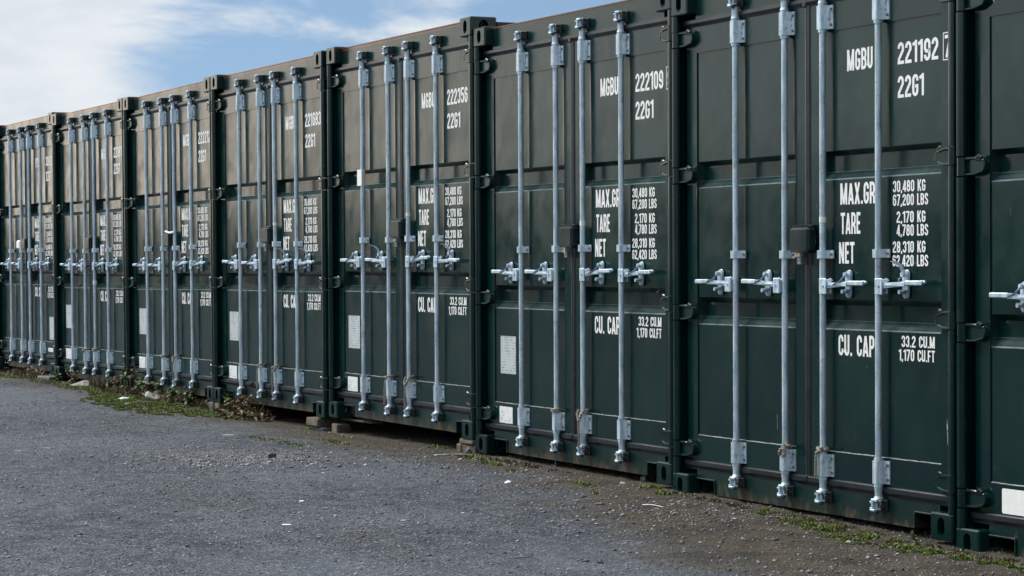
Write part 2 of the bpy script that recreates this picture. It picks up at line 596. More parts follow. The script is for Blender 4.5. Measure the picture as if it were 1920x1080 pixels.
def ground_z(x, y, fine=True):
    x = np.asarray(x, float)
    y = np.asarray(y, float)
    base = np.interp(x, GX, GZ)
    # the fall along the row fades out into the yard
    k = np.clip((-y-0.2)/3.0, 0, 1)
    z = base*(1-0.65*k)+(-0.03)*0.65*k
    if fine:
        z = z+(fbm(x*0.45, y*0.45, 3, 3)-0.5)*0.045*np.clip((-y+0.1)/1.5, 0, 1)
        z = z+(fbm(x*4, y*4, 3, 9)-0.5)*0.012
        z = z+(fbm(x*13, y*13, 2, 5)-0.5)*0.013
    return z


def gz(x, y):
    return float(ground_z(np.array([x]), np.array([y]))[0])


def axis_pts(lo, hi, a, b, step, coarse):
    mid = list(np.arange(a, b, step))
    left = [lo]+[a-(a-lo)*t for t in coarse]
    right = [b+(hi-b)*t for t in reversed(coarse)]+[hi]
    return np.array(left+mid+[b]+right)


xs = axis_pts(-420, 420, -28.0, -5.0, 0.035, (0.55, 0.3, 0.12, 0.04, 0.012, 0.004))
ys = axis_pts(-420, 420, -5.2, 0.6, 0.03, (0.55, 0.3, 0.12, 0.04, 0.012, 0.004))
X, Y = np.meshgrid(xs, ys)
inside = (X > -28.1) & (X < -4.9) & (Y > -5.3) & (Y < 0.7)
Z = np.where(inside, ground_z(X, Y), ground_z(X, Y, False))
nx, ny = len(xs), len(ys)
co = np.stack([X.ravel(), Y.ravel(), Z.ravel()], 1)
idx = np.arange(nx*ny).reshape(ny, nx)
q = np.stack([idx[:-1, :-1], idx[:-1, 1:], idx[1:, 1:], idx[1:, :-1]], -1).reshape(-1, 4)
me = bpy.data.meshes.new('ground')
me.vertices.add(len(co))
me.vertices.foreach_set('co', co.ravel())
me.loops.add(q.size)
me.loops.foreach_set('vertex_index', q.ravel())
me.polygons.add(len(q))
me.polygons.foreach_set('loop_start', np.arange(0, q.size, 4))
me.polygons.foreach_set('use_smooth', np.ones(len(q), bool))
me.update(calc_edges=True)


def ground_mat():
    m, t, b = newmat('worn_tarmac_and_gravel')
    tc = N(t, 'ShaderNodeTexCoord')
    P = tc.outputs['Object']
    sx = N(t, 'ShaderNodeSeparateXYZ')
    L(t, P, sx.inputs[0])
    big = noise(t, P, 0.55, 5, 0.55)
    mid = noise(t, P, 5.0, 6, 0.65)
    fin = noise(t, P, 60.0, 4, 0.7)
    grit = N(t, 'ShaderNodeTexVoronoi', i_Scale=85.0)
    L(t, P, grit.inputs['Vector'])
    col = mix(t, maprange(t, big, 0.36, 0.64), (0.032, 0.047, 0.066), (0.108, 0.134, 0.172))
    col = mix(t, maprange(t, mid, 0.35, 0.7, 0, 0.6), col, (0.165, 0.185, 0.215))
    damp = noise(t, mapping(t, P, (0.35, 1.1, 1)), 1.0, 5, 0.6)
    col = mix(t, maprange(t, damp, 0.50, 0.68, 0, 0.45), col, (0.045, 0.052, 0.060))
    grain = noise(t, mapping(t, P, (1, 1, 1)), 22.0, 5, 0.75)
    col = mix(t, maprange(t, grain, 0.50, 0.68, 0, 0.55), col, (0.24, 0.26, 0.29))
    col = mix(t, maprange(t, grain, 0.46, 0.30, 0, 0.6), col, (0.030, 0.036, 0.046))
    col = mix(t, maprange(t, fin, 0.42, 0.75, 0, 0.6), col, (0.040, 0.045, 0.055))
    gs = N(t, 'ShaderNodeSeparateColor')
    L(t, grit.outputs['Color'], gs.inputs[0])
    g = math_(t, 'MULTIPLY', math_(t, 'GREATER_THAN', gs.outputs[0], 0.80), math_(t, 'LESS_THAN', grit.outputs['Distance'], 0.42))
    col = mix(t, math_(t, 'MULTIPLY', g, 0.85), col, (0.36, 0.38, 0.41))
    g2 = math_(t, 'MULTIPLY', math_(t, 'LESS_THAN', gs.outputs[1], 0.20), math_(t, 'LESS_THAN', grit.outputs['Distance'], 0.40))
    col = mix(t, math_(t, 'MULTIPLY', g2, 0.8), col, (0.025, 0.027, 0.032))
    # silt and soil washed up against the row
    edge = noise(t, P, 1.3, 6, 0.65)
    near = maprange(t, math_(t, 'ADD', sx.outputs['Y'], math_(t, 'MULTIPLY', edge, 1.5)), 0.0, 0.85, 0.0, 1.0)
    rightw = maprange(t, sx.outputs['X'], -12.5, -7.6, 0.05, 1.05)
    soil = maprange(t, math_(t, 'ADD', math_(t, 'ADD', sx.outputs['Y'], rightw), math_(t, 'MULTIPLY', edge, 1.3)), -0.05, 0.62, 0.0, 0.95)
    dirtc = mix(t, maprange(t, mid, 0.35, 0.65), (0.042, 0.034, 0.019), (0.092, 0.074, 0.040))
    dirtc = mix(t, maprange(t, fin, 0.45, 0.75, 0, 0.6), dirtc, (0.030, 0.027, 0.021))
    col = mix(t, math_(t, 'MULTIPLY', soil, 0.9), col, dirtc)
    # crushed pale stone worn into the surface further along
    pv = N(t, 'ShaderNodeVectorMath', operation='DISTANCE')
    L(t, mapping(t, P, (0.95, 1.15, 0)), pv.inputs[0])
    pv.inputs[1].default_value = (-13.6*0.95-0.25, -1.32*1.15, 0)
    patch = maprange(t, math_(t, 'ADD', pv.outputs['Value'], math_(t, 'MULTIPLY', mid, 0.9)), 1.35, 0.55, 0, 0.75)
    pn = maprange(t, noise(t, P, 24, 4, 0.7), 0.45, 0.6)
    col = mix(t, math_(t, 'MULTIPLY', patch, pn), col, (0.34, 0.36, 0.37))
    L(t, col, b.inputs['Base Color'])
    b.inputs['Roughness'].default_value = 0.88
    b.inputs['Specular IOR Level'].default_value = 0.3
    n1 = bump(t, b, mid, 0.5, 0.02)
    n15 = bump(t, b, noise(t, P, 20.0, 4, 0.7), 0.8, 0.03, n1)
    n2 = bump(t, b, fin, 1.0, 0.024, n15)
    bump(t, b, grit.outputs['Distance'], 0.7, 0.006, n2)
    return m


me.materials.append(ground_mat())
g_ = obj('ground', me)
tag(g_, kind='structure')

# unseen dark ridge added behind the camera to darken what the doors mirror
bx_ = np.linspace(-150, 90, 160)
prof_ = [(-19.5, -.1), (-20.6, .9), (-21.6, 2.0), (-22.8, 2.7), (-24.5, 2.9), (-28, 1.8), (-34, -.2)]
V_, F_ = [], []
for a in range(len(bx_)):
    for yy, zz in prof_:
        n_ = float(fbm(np.array([bx_[a]*.25]), np.array([yy*.6]), 4, 77)[0])
        V_.append((float(bx_[a]), yy+(n_-.5)*1.2, zz*(.75+.6*n_)))
k_ = len(prof_)
for a in range(len(bx_)-1):
    for b in range(k_-1):
        F_.append((a*k_+b, a*k_+b+1, (a+1)*k_+b+1, (a+1)*k_+b))
bm_ = MB()
bm_.add(V_, F_)
tag(obj('bank', bm_.mesh('bank', simple('overgrown_bank', (0.018, 0.030, 0.014), (0.05, 0.06, 0.028), 1.3, 0.95, 0, .8, .1), True, 1.2)), kind='structure')

# ------------------------------------------------------------------ container meshes (local x centred on the door, front plane y=0)
W, H, D = 2.438, 2.591, 6.058
HW = W/2


def X_(x):
    return x-HW


def bake(o):
    dg = bpy.context.evaluated_depsgraph_get()
    return bpy.data.meshes.new_from_object(o.evaluated_get(dg))


def casting_mesh():
    b = MB().box(-.081, .081, 0, .178, 0, .118, .007)
    base = obj('casting_tmp', b.mesh('corner_casting', M_fit))

    def slot(w, h, n=8):
        pts = []
        r = w/2
        for k in range(n+1):
            a = math.pi*k/n
            pts.append((math.cos(a)*r, h/2-r+math.sin(a)*r))
        for k in range(n+1):
            a = math.pi+math.pi*k/n
            pts.append((math.cos(a)*r, -h/2+r+math.sin(a)*r))
        return pts
    cut = []
    m = MB()
    n = slot(.052, .080)
    m.prism([(a, b_+.059) for a, b_ in n], -.02, .150)
    cut.append(obj('cut_tmp', m.mesh('cut', M_dark)))
    m = MB()
    m.xprism([(a+.089, b_+.059) for a, b_ in slot(.063, .079)], -.1, .1)
    cut.append(obj('cut_tmp', m.mesh('cut', M_dark)))
    m = MB()
    m.zprism([(a, b_+.089) for a, b_ in slot(.060, .110)], -.02, .14)
    cut.append(obj('cut_tmp', m.mesh('cut', M_dark)))
    for c in cut:
        md = base.modifiers.new('b', 'BOOLEAN')
        md.operation = 'DIFFERENCE'
        md.solver = 'EXACT'
        md.object = c
    bpy.context.view_layer.update()
    me = bake(base)
    me.name = 'corner_casting'
    for c in cut+[base]:
        bpy.data.objects.remove(c)
    me.shade_smooth()
    me.set_sharp_from_angle(angle=0.42)
    return me


ME = {}
ME['casting'] = casting_mesh()

LUGS = [(.205, .284), (.910, .988), (1.614, 1.693), (2.312, 2.387)]


def post_mesh():
    """rear corner post: rounded J bar in short lengths between the hinges, side plate, inner return"""
    m = MB()
    segs = []
    z = .118
    for a, b in LUGS:
        segs.append((z, a-.005))
        z = b+.005
    segs.append((z, 2.473))
    for a, b in segs:
        pts = [(0.001, .045), (0.001, .014), (.004, .006), (.010, .001), (.016, 0.0005), (.026, .0005), (.034, .003), (.040, .009), (.042, .018),
               (.041, .030), (.034, .038), (.022, .042)]
        m.zprism([(x-.000, y) for x, y in pts], a, b)
    m.box(.001, .012, .046, .178, .118, 2.473)
    m.box(.012, .082, .128, .140, .118, 2.473)
    m.box(.012, .020, .046, .128, .118, 2.473)
    return m.mesh('corner_post', M_post)


ME['post'] = post_mesh()


def lug_mesh():
    m = MB()
    h = .079
    m.cyl(.022, .022, 0.001, h-.001, .0225, 16)
    # blade
    o = [(.040, .004), (.098, .003), (.150, .014), (.166, .026), (.168, .050), (.158, .064), (.100, h-.005), (.040, h-.004)]
    m.prism(o, .030, .056, 0.05)
    # forged ribs top and bottom
    m.tube([(.036, .024, .006), (.075, .026, .006), (.105, .028, .007), (.152, .036, .019)], .0062, 8)
    m.tube([(.036, .024, h-.006), (.075, .026, h-.006), (.110, .028, h-.008), (.155, .036, h-.018)], .0075, 8)
    m.tube([(.118, .030, h-.004), (.128, .029, h+.002), (.145, .033, h-.008)], .009, 8)
    m.tube([(.158, .033, .022), (.165, .034, .038), (.160, .034, .060)], .006, 8)
    return m.mesh('hinge', M_fit)


ME['lug'] = lug_mesh()

YF = .056       # door frame face
YP = .062       # panel face
G1 = (1.720, 1.697, 1.621, 1.585)
G2 = (1.029, 1.002, .929, .889)
DG = .036


def door_meshes(x0, x1, px0, px1, bars, name):
    """x0..x1 leaf, px0..px1 pressed panel"""
    fr = MB()
    z0, z1, pz0, pz1 = .190, 2.414, .318, 2.276
    fr.box(x0, px0, YF, .10, z0, z1)
    fr.box(px1, x1, YF, .10, z0, z1)
    fr.box(px0, px1, YF, .10, z0, pz0)
    fr.box(px0, px1, YF, .10, pz1, z1)
    # panel height field
    zs = {pz0, pz1}
    for g in (G1, G2):
        zs |= set(g)
        zs |= {g[0]+.006, g[3]-.006}
    zs |= set(np.linspace(pz0, pz1, 34))
    xs = {px0, px0+.005, px1-.005, px1}
    for b in bars:
        for d in (-.056, -.050, -.040, -.030, -.022, 0, .022, .030, .040, .050, .056):
            if px0 < b+d < px1:
                xs.add(b+d)
    xs |= set(np.linspace(px0, px1, 16))
    xs = sorted(xs)
    zs = sorted(zs)
    xs = [x for k, x in enumerate(xs) if k == 0 or x-xs[k-1] > .0015]
    zs = [z for k, z in enumerate(zs) if k == 0 or z-zs[k-1] > .0015]

    def dep(x, z):
        d = 0
        for a, b_, c, e in (G1, G2):
            if e < z < a:
                if z > b_:
                    d = DG*(a-z)/(a-b_)
                elif z > c:
                    d = DG
                else:
                    d = DG*(z-e)/(c-e)
        ex = min(1, (x-px0)/.005, (px1-x)/.005)
        d *= max(0, ex)
        ch = 0
        for b in bars:
            t = abs(x-b)
            if t < .052:
                u = min(1, (.052-t)/.030)
                ch = .0015*u*u*(3-2*u)
        ends = min(1, (pz1-z)/.03)
        ch *= max(0, ends)
        # slight pressing-out of the sheet between the recesses
        w = 0.0
        return max(d, ch)+w*max(0, ex)
    pn = MB()
    vs = [(x, YP+dep(x, z), z) for z in zs for x in xs]
    n = len(xs)
    fs = [(j*n+i, j*n+i+1, (j+1)*n+i+1, (j+1)*n+i) for j in range(len(zs)-1) for i in range(n-1)]
    pn.add(vs, fs)
    wb = MB()
    k = 40
    pa = []
    rnd = random.Random(5)
    for i in range(k+1):
        pa.append((px0+.004+(px1-px0-.008)*i/k, YP-.001+rnd.uniform(-.001, .001), pz0+.001+rnd.uniform(-.0012, .0012)))
    wb.tube(pa, .0042, 6)
    return fr, pn, wb


def gasket_mesh(x0, x1, inner, left):
    m = MB()
    # bottom and top beads: raised V profile
    m.xprism([(.0545, .1420), (.0535, .1490), (.0450, .1620), (.0440, .1660), (.0440, .1850), (.0475, .1890), (.0545, .1920)], x0, x1)
    m.xprism([(.0545, 2.4085), (.0530, 2.4140), (.0440, 2.4270), (.0435, 2.4300), (.0445, 2.4460), (.0490, 2.4490), (.0540, 2.4490)], x0, x1)
    if left:
        m.zprism([(.046, .09), (.046, .078), (.056, .070), (.066, .078), (.066, .09)], .19, 2.414)
        a, b = 1.195, 1.243
        c = (a+b)/2
        m.zprism([(a, .075), (a, .058), (a+.006, .050), (c-.003, .048), (c, .053), (c+.003, .048), (b-.006, .050), (b, .058), (b, .075)], .19, 2.4145)
        # folded corner where the three beads meet
        m.box(c-.030, c+.004, .040, .060, 2.405, 2.436, .006)
        m.box(c-.010, c+.010, .041, .060, .160, .196, .006)
    else:
        m.zprism([(W-.066, .09), (W-.066, .078), (W-.056, .070), (W-.046, .078), (W-.046, .09)], .19, 2.414)
    return m


BARX = (.597, 1.053, 1.385, 1.841)
YB = .030


def shiftx(mb, dx):
    mb.v = [(a+dx, b, c) for a, b, c in mb.v]
    return mb


for nm, args in (('L', (.068, 1.194, .170, 1.110, BARX[:2], 'left')), ('R', (1.244, 2.370, 1.328, 2.282, BARX[2:], 'right'))):
    fr, pn, wb = door_meshes(*args)
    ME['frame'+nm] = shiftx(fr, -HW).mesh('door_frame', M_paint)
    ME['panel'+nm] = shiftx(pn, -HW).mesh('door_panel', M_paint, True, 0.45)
    ME['weld'+nm] = shiftx(wb, -HW).mesh('weld_bead', M_weld)
ME['gasketL'] = shiftx(gasket_mesh(.050, 1.2185, 0, True), -HW).mesh('gasket', M_gasket, True, 0.2)
ME['gasketR'] = shiftx(gasket_mesh(1.2195, 2.388, 0, False), -HW).mesh('gasket', M_gasket, True, 0.2)


def header_mesh(mat):
    m = MB()
    m.box(.163, 2.275, .055, .118, 2.4435, 2.574)
    m.box(.163, 2.275, .050, .178, 2.574, 2.580)
    return shiftx(m, -HW).mesh('header_beam', mat)


def sill_mesh():
    m = MB()
    m.box(.163, .350, .055, .20, .095, .1455)
    m.box(.350, 2.088, .055, .20, .024, .1455)
    m.box(2.088, 2.275, .055, .20, .095, .1455)
    # pressed lips round the fork pockets
    for a, b in ((.163, .350), (2.088, 2.275)):
        m.box(a, b, .047, .0545, .093, .101, .002)
    m.box(.344, .352, .047, .0545, .024, .0925, .002)
    m.box(2.086, 2.094, .047, .0545, .024, .0925, .002)
    return shiftx(m, -HW).mesh('door_sill', M_sill)


ME['header'] = header_mesh(M_post)
ME['header_r'] = header_mesh(M_head)
ME['sill'] = sill_mesh()


def wall_mesh(side):
    m = MB()
    x = .030 if side < 0 else W-.030
    s = 1 if side < 0 else -1
    ysl = []
    y = .18
    k = 0
    while y < D-.18:
        ysl.append((y, [0, 0, .036, .036][k % 4]))
        y += [.07, .068, .072, .068][k % 4]
        k += 1
    ysl.append((D-.178, 0))
    vs = []
    for a, d in ysl:
        vs += [(x+s*d, a, .15), (x+s*d, a, 2.50)]
    m.add(vs, [(2*i, 2*i+2, 2*i+3, 2*i+1) for i in range(len(ysl)-1)])
    return shiftx(m, -HW).mesh('side_wall', M_post, False)


def roof_mesh():
    m = MB()
    vs = []
    ysl = []
    y = .19
    k = 0
    while y < D-.19:
        ysl.append((y, [0, 0, .02, .02][k % 4]))
        y += .055
        k += 1
    for a, d in ysl:
        vs += [(.06, a, 2.550-d), (W-.06, a, 2.550-d)]
    m.add(vs, [(2*i, 2*i+1, 2*i+3, 2*i+2) for i in range(len(ysl)-1)])
    return shiftx(m, -HW).mesh('roof', M_post, False)


ME['wallL'] = wall_mesh(-1)
ME['wallR'] = wall_mesh(1)
ME['roof'] = roof_mesh()
ME['toprail'] = MB().box(-.030, .030, .179, D-.179, 2.502, 2.562).mesh('top_side_rail', M_fit)
ME['botrail'] = MB().box(-.024, .024, .179, D-.179, .02, .149).mesh('bottom_side_rail', M_post)
ME['endwall'] = shiftx(MB().box(.10, W-.10, D-.06, D-.04, .02, 2.58), -HW).mesh('end_wall', M_post)
ME['backpost'] = MB().box(-.06, .06, D-.15, D-.02, .118, 2.473).mesh('corner_post', M_post)
ME['under'] = shiftx(MB().box(.06, W-.06, .26, D-.2, .03, .148), -HW).mesh('underframe', M_dark)

# ---- locking gear (origin on the bar axis x=0)
ME['bar'] = MB().cyl(0, YB, .150, 2.455, .0152, 20).mesh('locking_bar', M_galv)


def bracket_mesh(z0, z1, collar_low, collar_high, dimple=True):
    m = MB()
    # omega section clip around the bar
    o = [(-.058, .0555), (-.058, .0490), (-.034, .0475), (-.0205, .0110), (-.016, .0090), (.012, .0090), (.0175, .0120),
         (.034, .0475), (.058, .0490), (.058, .0555)]
    m.zprism(o, z0, z1)
    if dimple:
        h = z1-z0
        m.tube([(.030, .045, z0+h*.38), (.036, .0435, z0+h*.46)], .004, 8)
        m.tube([(.032, .046, z0+h*.62), (.034, .043, z0+h*.70), (.035, .045, z0+h*.90)], .0035, 8)
    for a, b in (collar_low, collar_high):
        if b > a:
            m.cyl(0, YB, a, b, .0205, 18)
    return m.mesh('bracket', M_galv, True, 0.3)


def bolts_mesh(zs):
    m = MB()
    for z in zs:
        for x in (-.047, .047):
            m.cyl(x, z, .0425, .050, .0065, 8, axis='y')
            m.cyl(x, z, .0405, .0426, .0045, 8, axis='y')
    return m.mesh('bolt', M_bolt)


ME['brT'] = bracket_mesh(2.288, 2.398, (2.274, 2.2875), (2.3985, 2.408))
ME['brB'] = bracket_mesh(.204, .308, (.188, .2035), (.3085, .321))
ME['boltsT'] = bolts_mesh((2.308, 2.380))
ME['boltsB'] = bolts_mesh((.224, .290))
ME['clamp'] = bracket_mesh(1.223, 1.261, (0, 0), (0, 0), False)
ME['boltC'] = bolts_mesh((1.242,))


def cam_mesh(top):
    """cam at the bar end, C shaped with two lips"""
    m = MB()
    if top:
        m.cyl(0, YB, 2.408, 2.420, .0225, 18, .0185)
        m.cyl(0, YB, 2.420, 2.452, .0175, 18)
        m.cyl(0, YB, 2.452, 2.466, .0175, 18, .0235)
        z0, z1 = 2.466, 2.523
    else:
        m.cyl(0, YB, .175, .188, .0185, 18)
        m.cyl(0, YB, .148, .176, .0170, 18)
        m.cyl(0, YB, .136, .148, .0235, 18, .0170)
        z0, z1 = .079, .136
    m.box(-.024, -.010, .004, .050, z0+.004, z1-.003, .003)
    m.box(-.026, .020, .004, .040, z1-.013, z1, .003)
    m.box(-.024, .012, -.004, .020, z0, z0+.011, .003)
    m.box(-.012, .004, .018, .048, z0+.010, z1-.012, .003)
    m.box(-.031, -.022, .000, .024, z0+.034, z0+.046, .003)
    m.box(-.031, -.022, .000, .024, z0+.008, z0+.018, .003)
    return m.mesh('cam', M_galv, True, 0.5)


def keeper_mesh(z0, z1):
    m = MB()
    m.box(-.008, .044, .040, .0545, z0+.002, z1-.002, .004)
    m.box(.004, .044, .012, .041, z1-.018, z1-.004, .004)
    m.box(.004, .044, .012, .041, z0+.004, z0+.016, .004)
    m.box(.034, .046, .010, .041, z0+.014, z1-.016, .004)
    m.tube([(.012, .002, z0-.002), (.012, .020, z0-.001)], .0065, 8)
    return m.mesh('cam_keeper', M_keep, True, 0.5)


M_keep = simple('keeper_steel', (0.020, 0.030, 0.032), (0.07, 0.085, 0.09), 35, 0.5, 0.3)
ME['camT'] = cam_mesh(True)
ME['camB'] = cam_mesh(False)
ME['keepT'] = keeper_mesh(2.466, 2.523)
ME['keepB'] = keeper_mesh(.079, .136)


def hub_mesh(s):
    m = MB()
    # U shaped hub plate welded to the bar
    xa, xb = sorted((s*.008, s*.066))
    m.box(xa, xb, .002, .0085, 1.056, 1.130, .003)
    m.box(xa, xb, .030, .036, 1.060, 1.126, .003)
    a, b = sorted((s*.012, s*.020))
    m.box(a, b, .008, .031, 1.062, 1.124)
    m.cyl(s*.040, 1.096, -.003, .040, .0065, 10, axis='y')
    m.tube([(s*.050, .030, 1.122), (s*.058, .034, 1.128), (s*.066, .040, 1.118)], .005, 8)
    return m.mesh('handle_hub', M_galv, True, 0.5)


def handle_mesh(s):
    """flat forged handle, wide at the pivot, waisted, thicker grip at the end"""
    m = MB()
    prof = [(.030, 1.110, 1.083), (.110, 1.112, 1.089), (.190, 1.115, 1.094), (.235, 1.119, 1.096), (.300, 1.121, 1.100), (.366, 1.121, 1.106)]
    top = [(s*x, a) for x, a, b in prof]
    bot = [(s*x, b) for x, a, b in reversed(prof)]
    m.prism((top+bot), .010, .026)
    m.box(*sorted((s*.236, s*.366)), .003, .012, 1.099, 1.121, .004)
    m.prism([(s*.070, 1.099), (s*.236, 1.112), (s*.236, 1.096)], .003, .0105)
    m.tube([(s*.352, .018, 1.114), (s*.377, .018, 1.1145)], .0095, 8, 0.6)
    return m.mesh('handle', M_galv, True, 0.5)


def retainer_mesh(s):
    m = MB()
    pts = []
    cx = s*.185
    for k in range(9):
        a = math.pi*k/8
        pts.append((cx+math.cos(a)*.024, 1.146+math.sin(a)*.024))
    for k in range(9):
        a = math.pi+math.pi*k/8
        pts.append((cx+math.cos(a)*.020, 1.058+math.sin(a)*.020))
    m.prism(pts, .045, .0555, 0.06)
    m.box(*sorted((cx-.022, cx+.022)), .020, .046, 1.070, 1.080, .003)
    m.tube([(cx-.006, .016, 1.069), (cx-.006, .046, 1.069)], .009, 10)
    m.cyl(cx, 1.147, .036, .046, .010, 8, axis='y')
    m.cyl(cx, 1.055, .040, .0455, .0085, 6, axis='y')
    return m.mesh('handle_retainer', M_galv, True, 0.6)


def catch_mesh(s, open_):
    m = MB()
    cx = s*.185
    if open_:
        # flipped up out of the way, curling forward over the top
        pa = [(cx, .036, 1.136), (cx-.001, .030, 1.166), (cx-.004, .020, 1.186), (cx-.010, .004, 1.200), (cx-.016, -.016, 1.206)]
        w = [.010, .011, .012, .015, .016]
    else:
        pa = [(cx, .030, 1.150), (cx-.004, .018, 1.136), (cx-.012, .006, 1.120), (cx-.026, -.003, 1.111), (cx-.044, -.006, 1.105)]
        w = [.011, .0105, .0105, .011, .013]
    vs, fs = [], []
    for (x, y, z), ww in zip(pa, w):
        if open_:
            vs += [(x-ww, y, z), (x+ww, y, z), (x+ww, y+.006, z+.001), (x-ww, y+.006, z+.001)]
        else:
            vs += [(x-ww*.75, y, z-ww*.45), (x+ww*.75, y, z+ww*.45), (x+ww*.75, y+.007, z+ww*.3), (x-ww*.75, y+.007, z-ww*.6)]
    n = len(pa)
    for i in range(n-1):
        for k in range(4):
            fs.append((i*4+k, i*4+(k+1) % 4, (i+1)*4+(k+1) % 4, (i+1)*4+k))
    fs += [(3, 2, 1, 0), (4*n-4, 4*n-3, 4*n-2, 4*n-1)]
    m.add(vs, fs)
    m.cyl(cx, 1.147, .026, .036, .012, 12, axis='y')
    m.tube([(cx-.010, .026, 1.132), (cx-.017, .022, 1.127), (cx-.016, .024, 1.120)], .0022, 6)
    return m.mesh('handle_catch', M_galv, True, 0.8)


for s, k in ((-1, 'l'), (1, 'r')):
    ME['hub'+k] = hub_mesh(s)
    ME['handle'+k] = handle_mesh(s)
    ME['ret'+k] = retainer_mesh(s)
    ME['catch0'+k] = catch_mesh(s, False)
    ME['catch1'+k] = catch_mesh(s, True)


def lockbox_meshes():
    a = MB()
    a.box(1.136, 1.302, -.001, .055, 1.250, 1.368, .012)
    a2 = MB()
    # folded staple plate behind, open underneath
    a2.box(1.112, 1.292, .028, .034, 1.370, 1.380, .002)
    a2.box(1.108, 1.116, .026, .0555, 1.250, 1.380, .002)
    a2.box(1.117, 1.292, .040, .0555, 1.370, 1.380, .002)
    c = MB()
    pa = []
    for k in range(11):
        t = math.pi+math.pi*k/10
        pa.append((1.302, .034+.010*math.cos(t), 1.296+.012*math.sin(t)))
    pa = [(1.302, .024, 1.322)]+pa+[(1.302, .044, 1.322)]
    c.tube(pa, .0028, 6)
    return (shiftx(a, -HW).mesh('lock_box', M_box, True, .5), shiftx(a2, -HW).mesh('staple_plate', M_box, True, .5),
            shiftx(c, -HW).mesh('pull_loop', M_box))


ME['lockbox'], ME['staple'], ME['loop'] = lockbox_meshes()

pl = MB()
pl.prism([(0.004, 0), (.206, 0), (.210, .004), (.210, .222), (.206, .226), (.004, .226), (0, .222), (0, .004)], YP-.0035, YP-.0005)
ME['plate'] = pl.mesh('data_plate', M_plate, False)
riv = MB()
for x in (.008, .202):
    for z in (.006, .220):
        riv.cyl(x, z, YP-.006, YP-.003, .004, 8, axis='y')
ME['rivets'] = riv.mesh('rivet', M_bolt)


def round_rect(w, h, r, n=4):
    p = []
    for cx, cz, a0 in ((w-r, h-r, 0), (r, h-r, 90), (r, r, 180), (w-r, r, 270)):
        for k in range(n+1):
            a = R(a0+90*k/n)
            p.append((cx+math.cos(a)*r, cz+math.sin(a)*r))
    return p


ME['sticker'] = MB().prism(round_rect(.182, .100, .008), YF-.0012, YF-.0002).mesh('sticker', M_stick, False)
ME['sticker_up'] = MB().prism(round_rect(.182, .100, .008), YF-.0012, YF-.0002).mesh('sticker', M_stick, False)
ME['label_big'] = MB().prism(round_rect(.30, .105, .008), YF-.0012, YF-.0002).mesh('sticker', M_tape, False)

# ---- stencilled lettering: condensed capitals drawn as strokes
T_ = .150


def arc(cx, cy, rx, ry, a0, a1, n=7):
    return [(cx+rx*math.cos(R(a0+(a1-a0)*k/n)), cy+ry*math.sin(R(a0+(a1-a0)*k/n))) for k in range(n+1)]


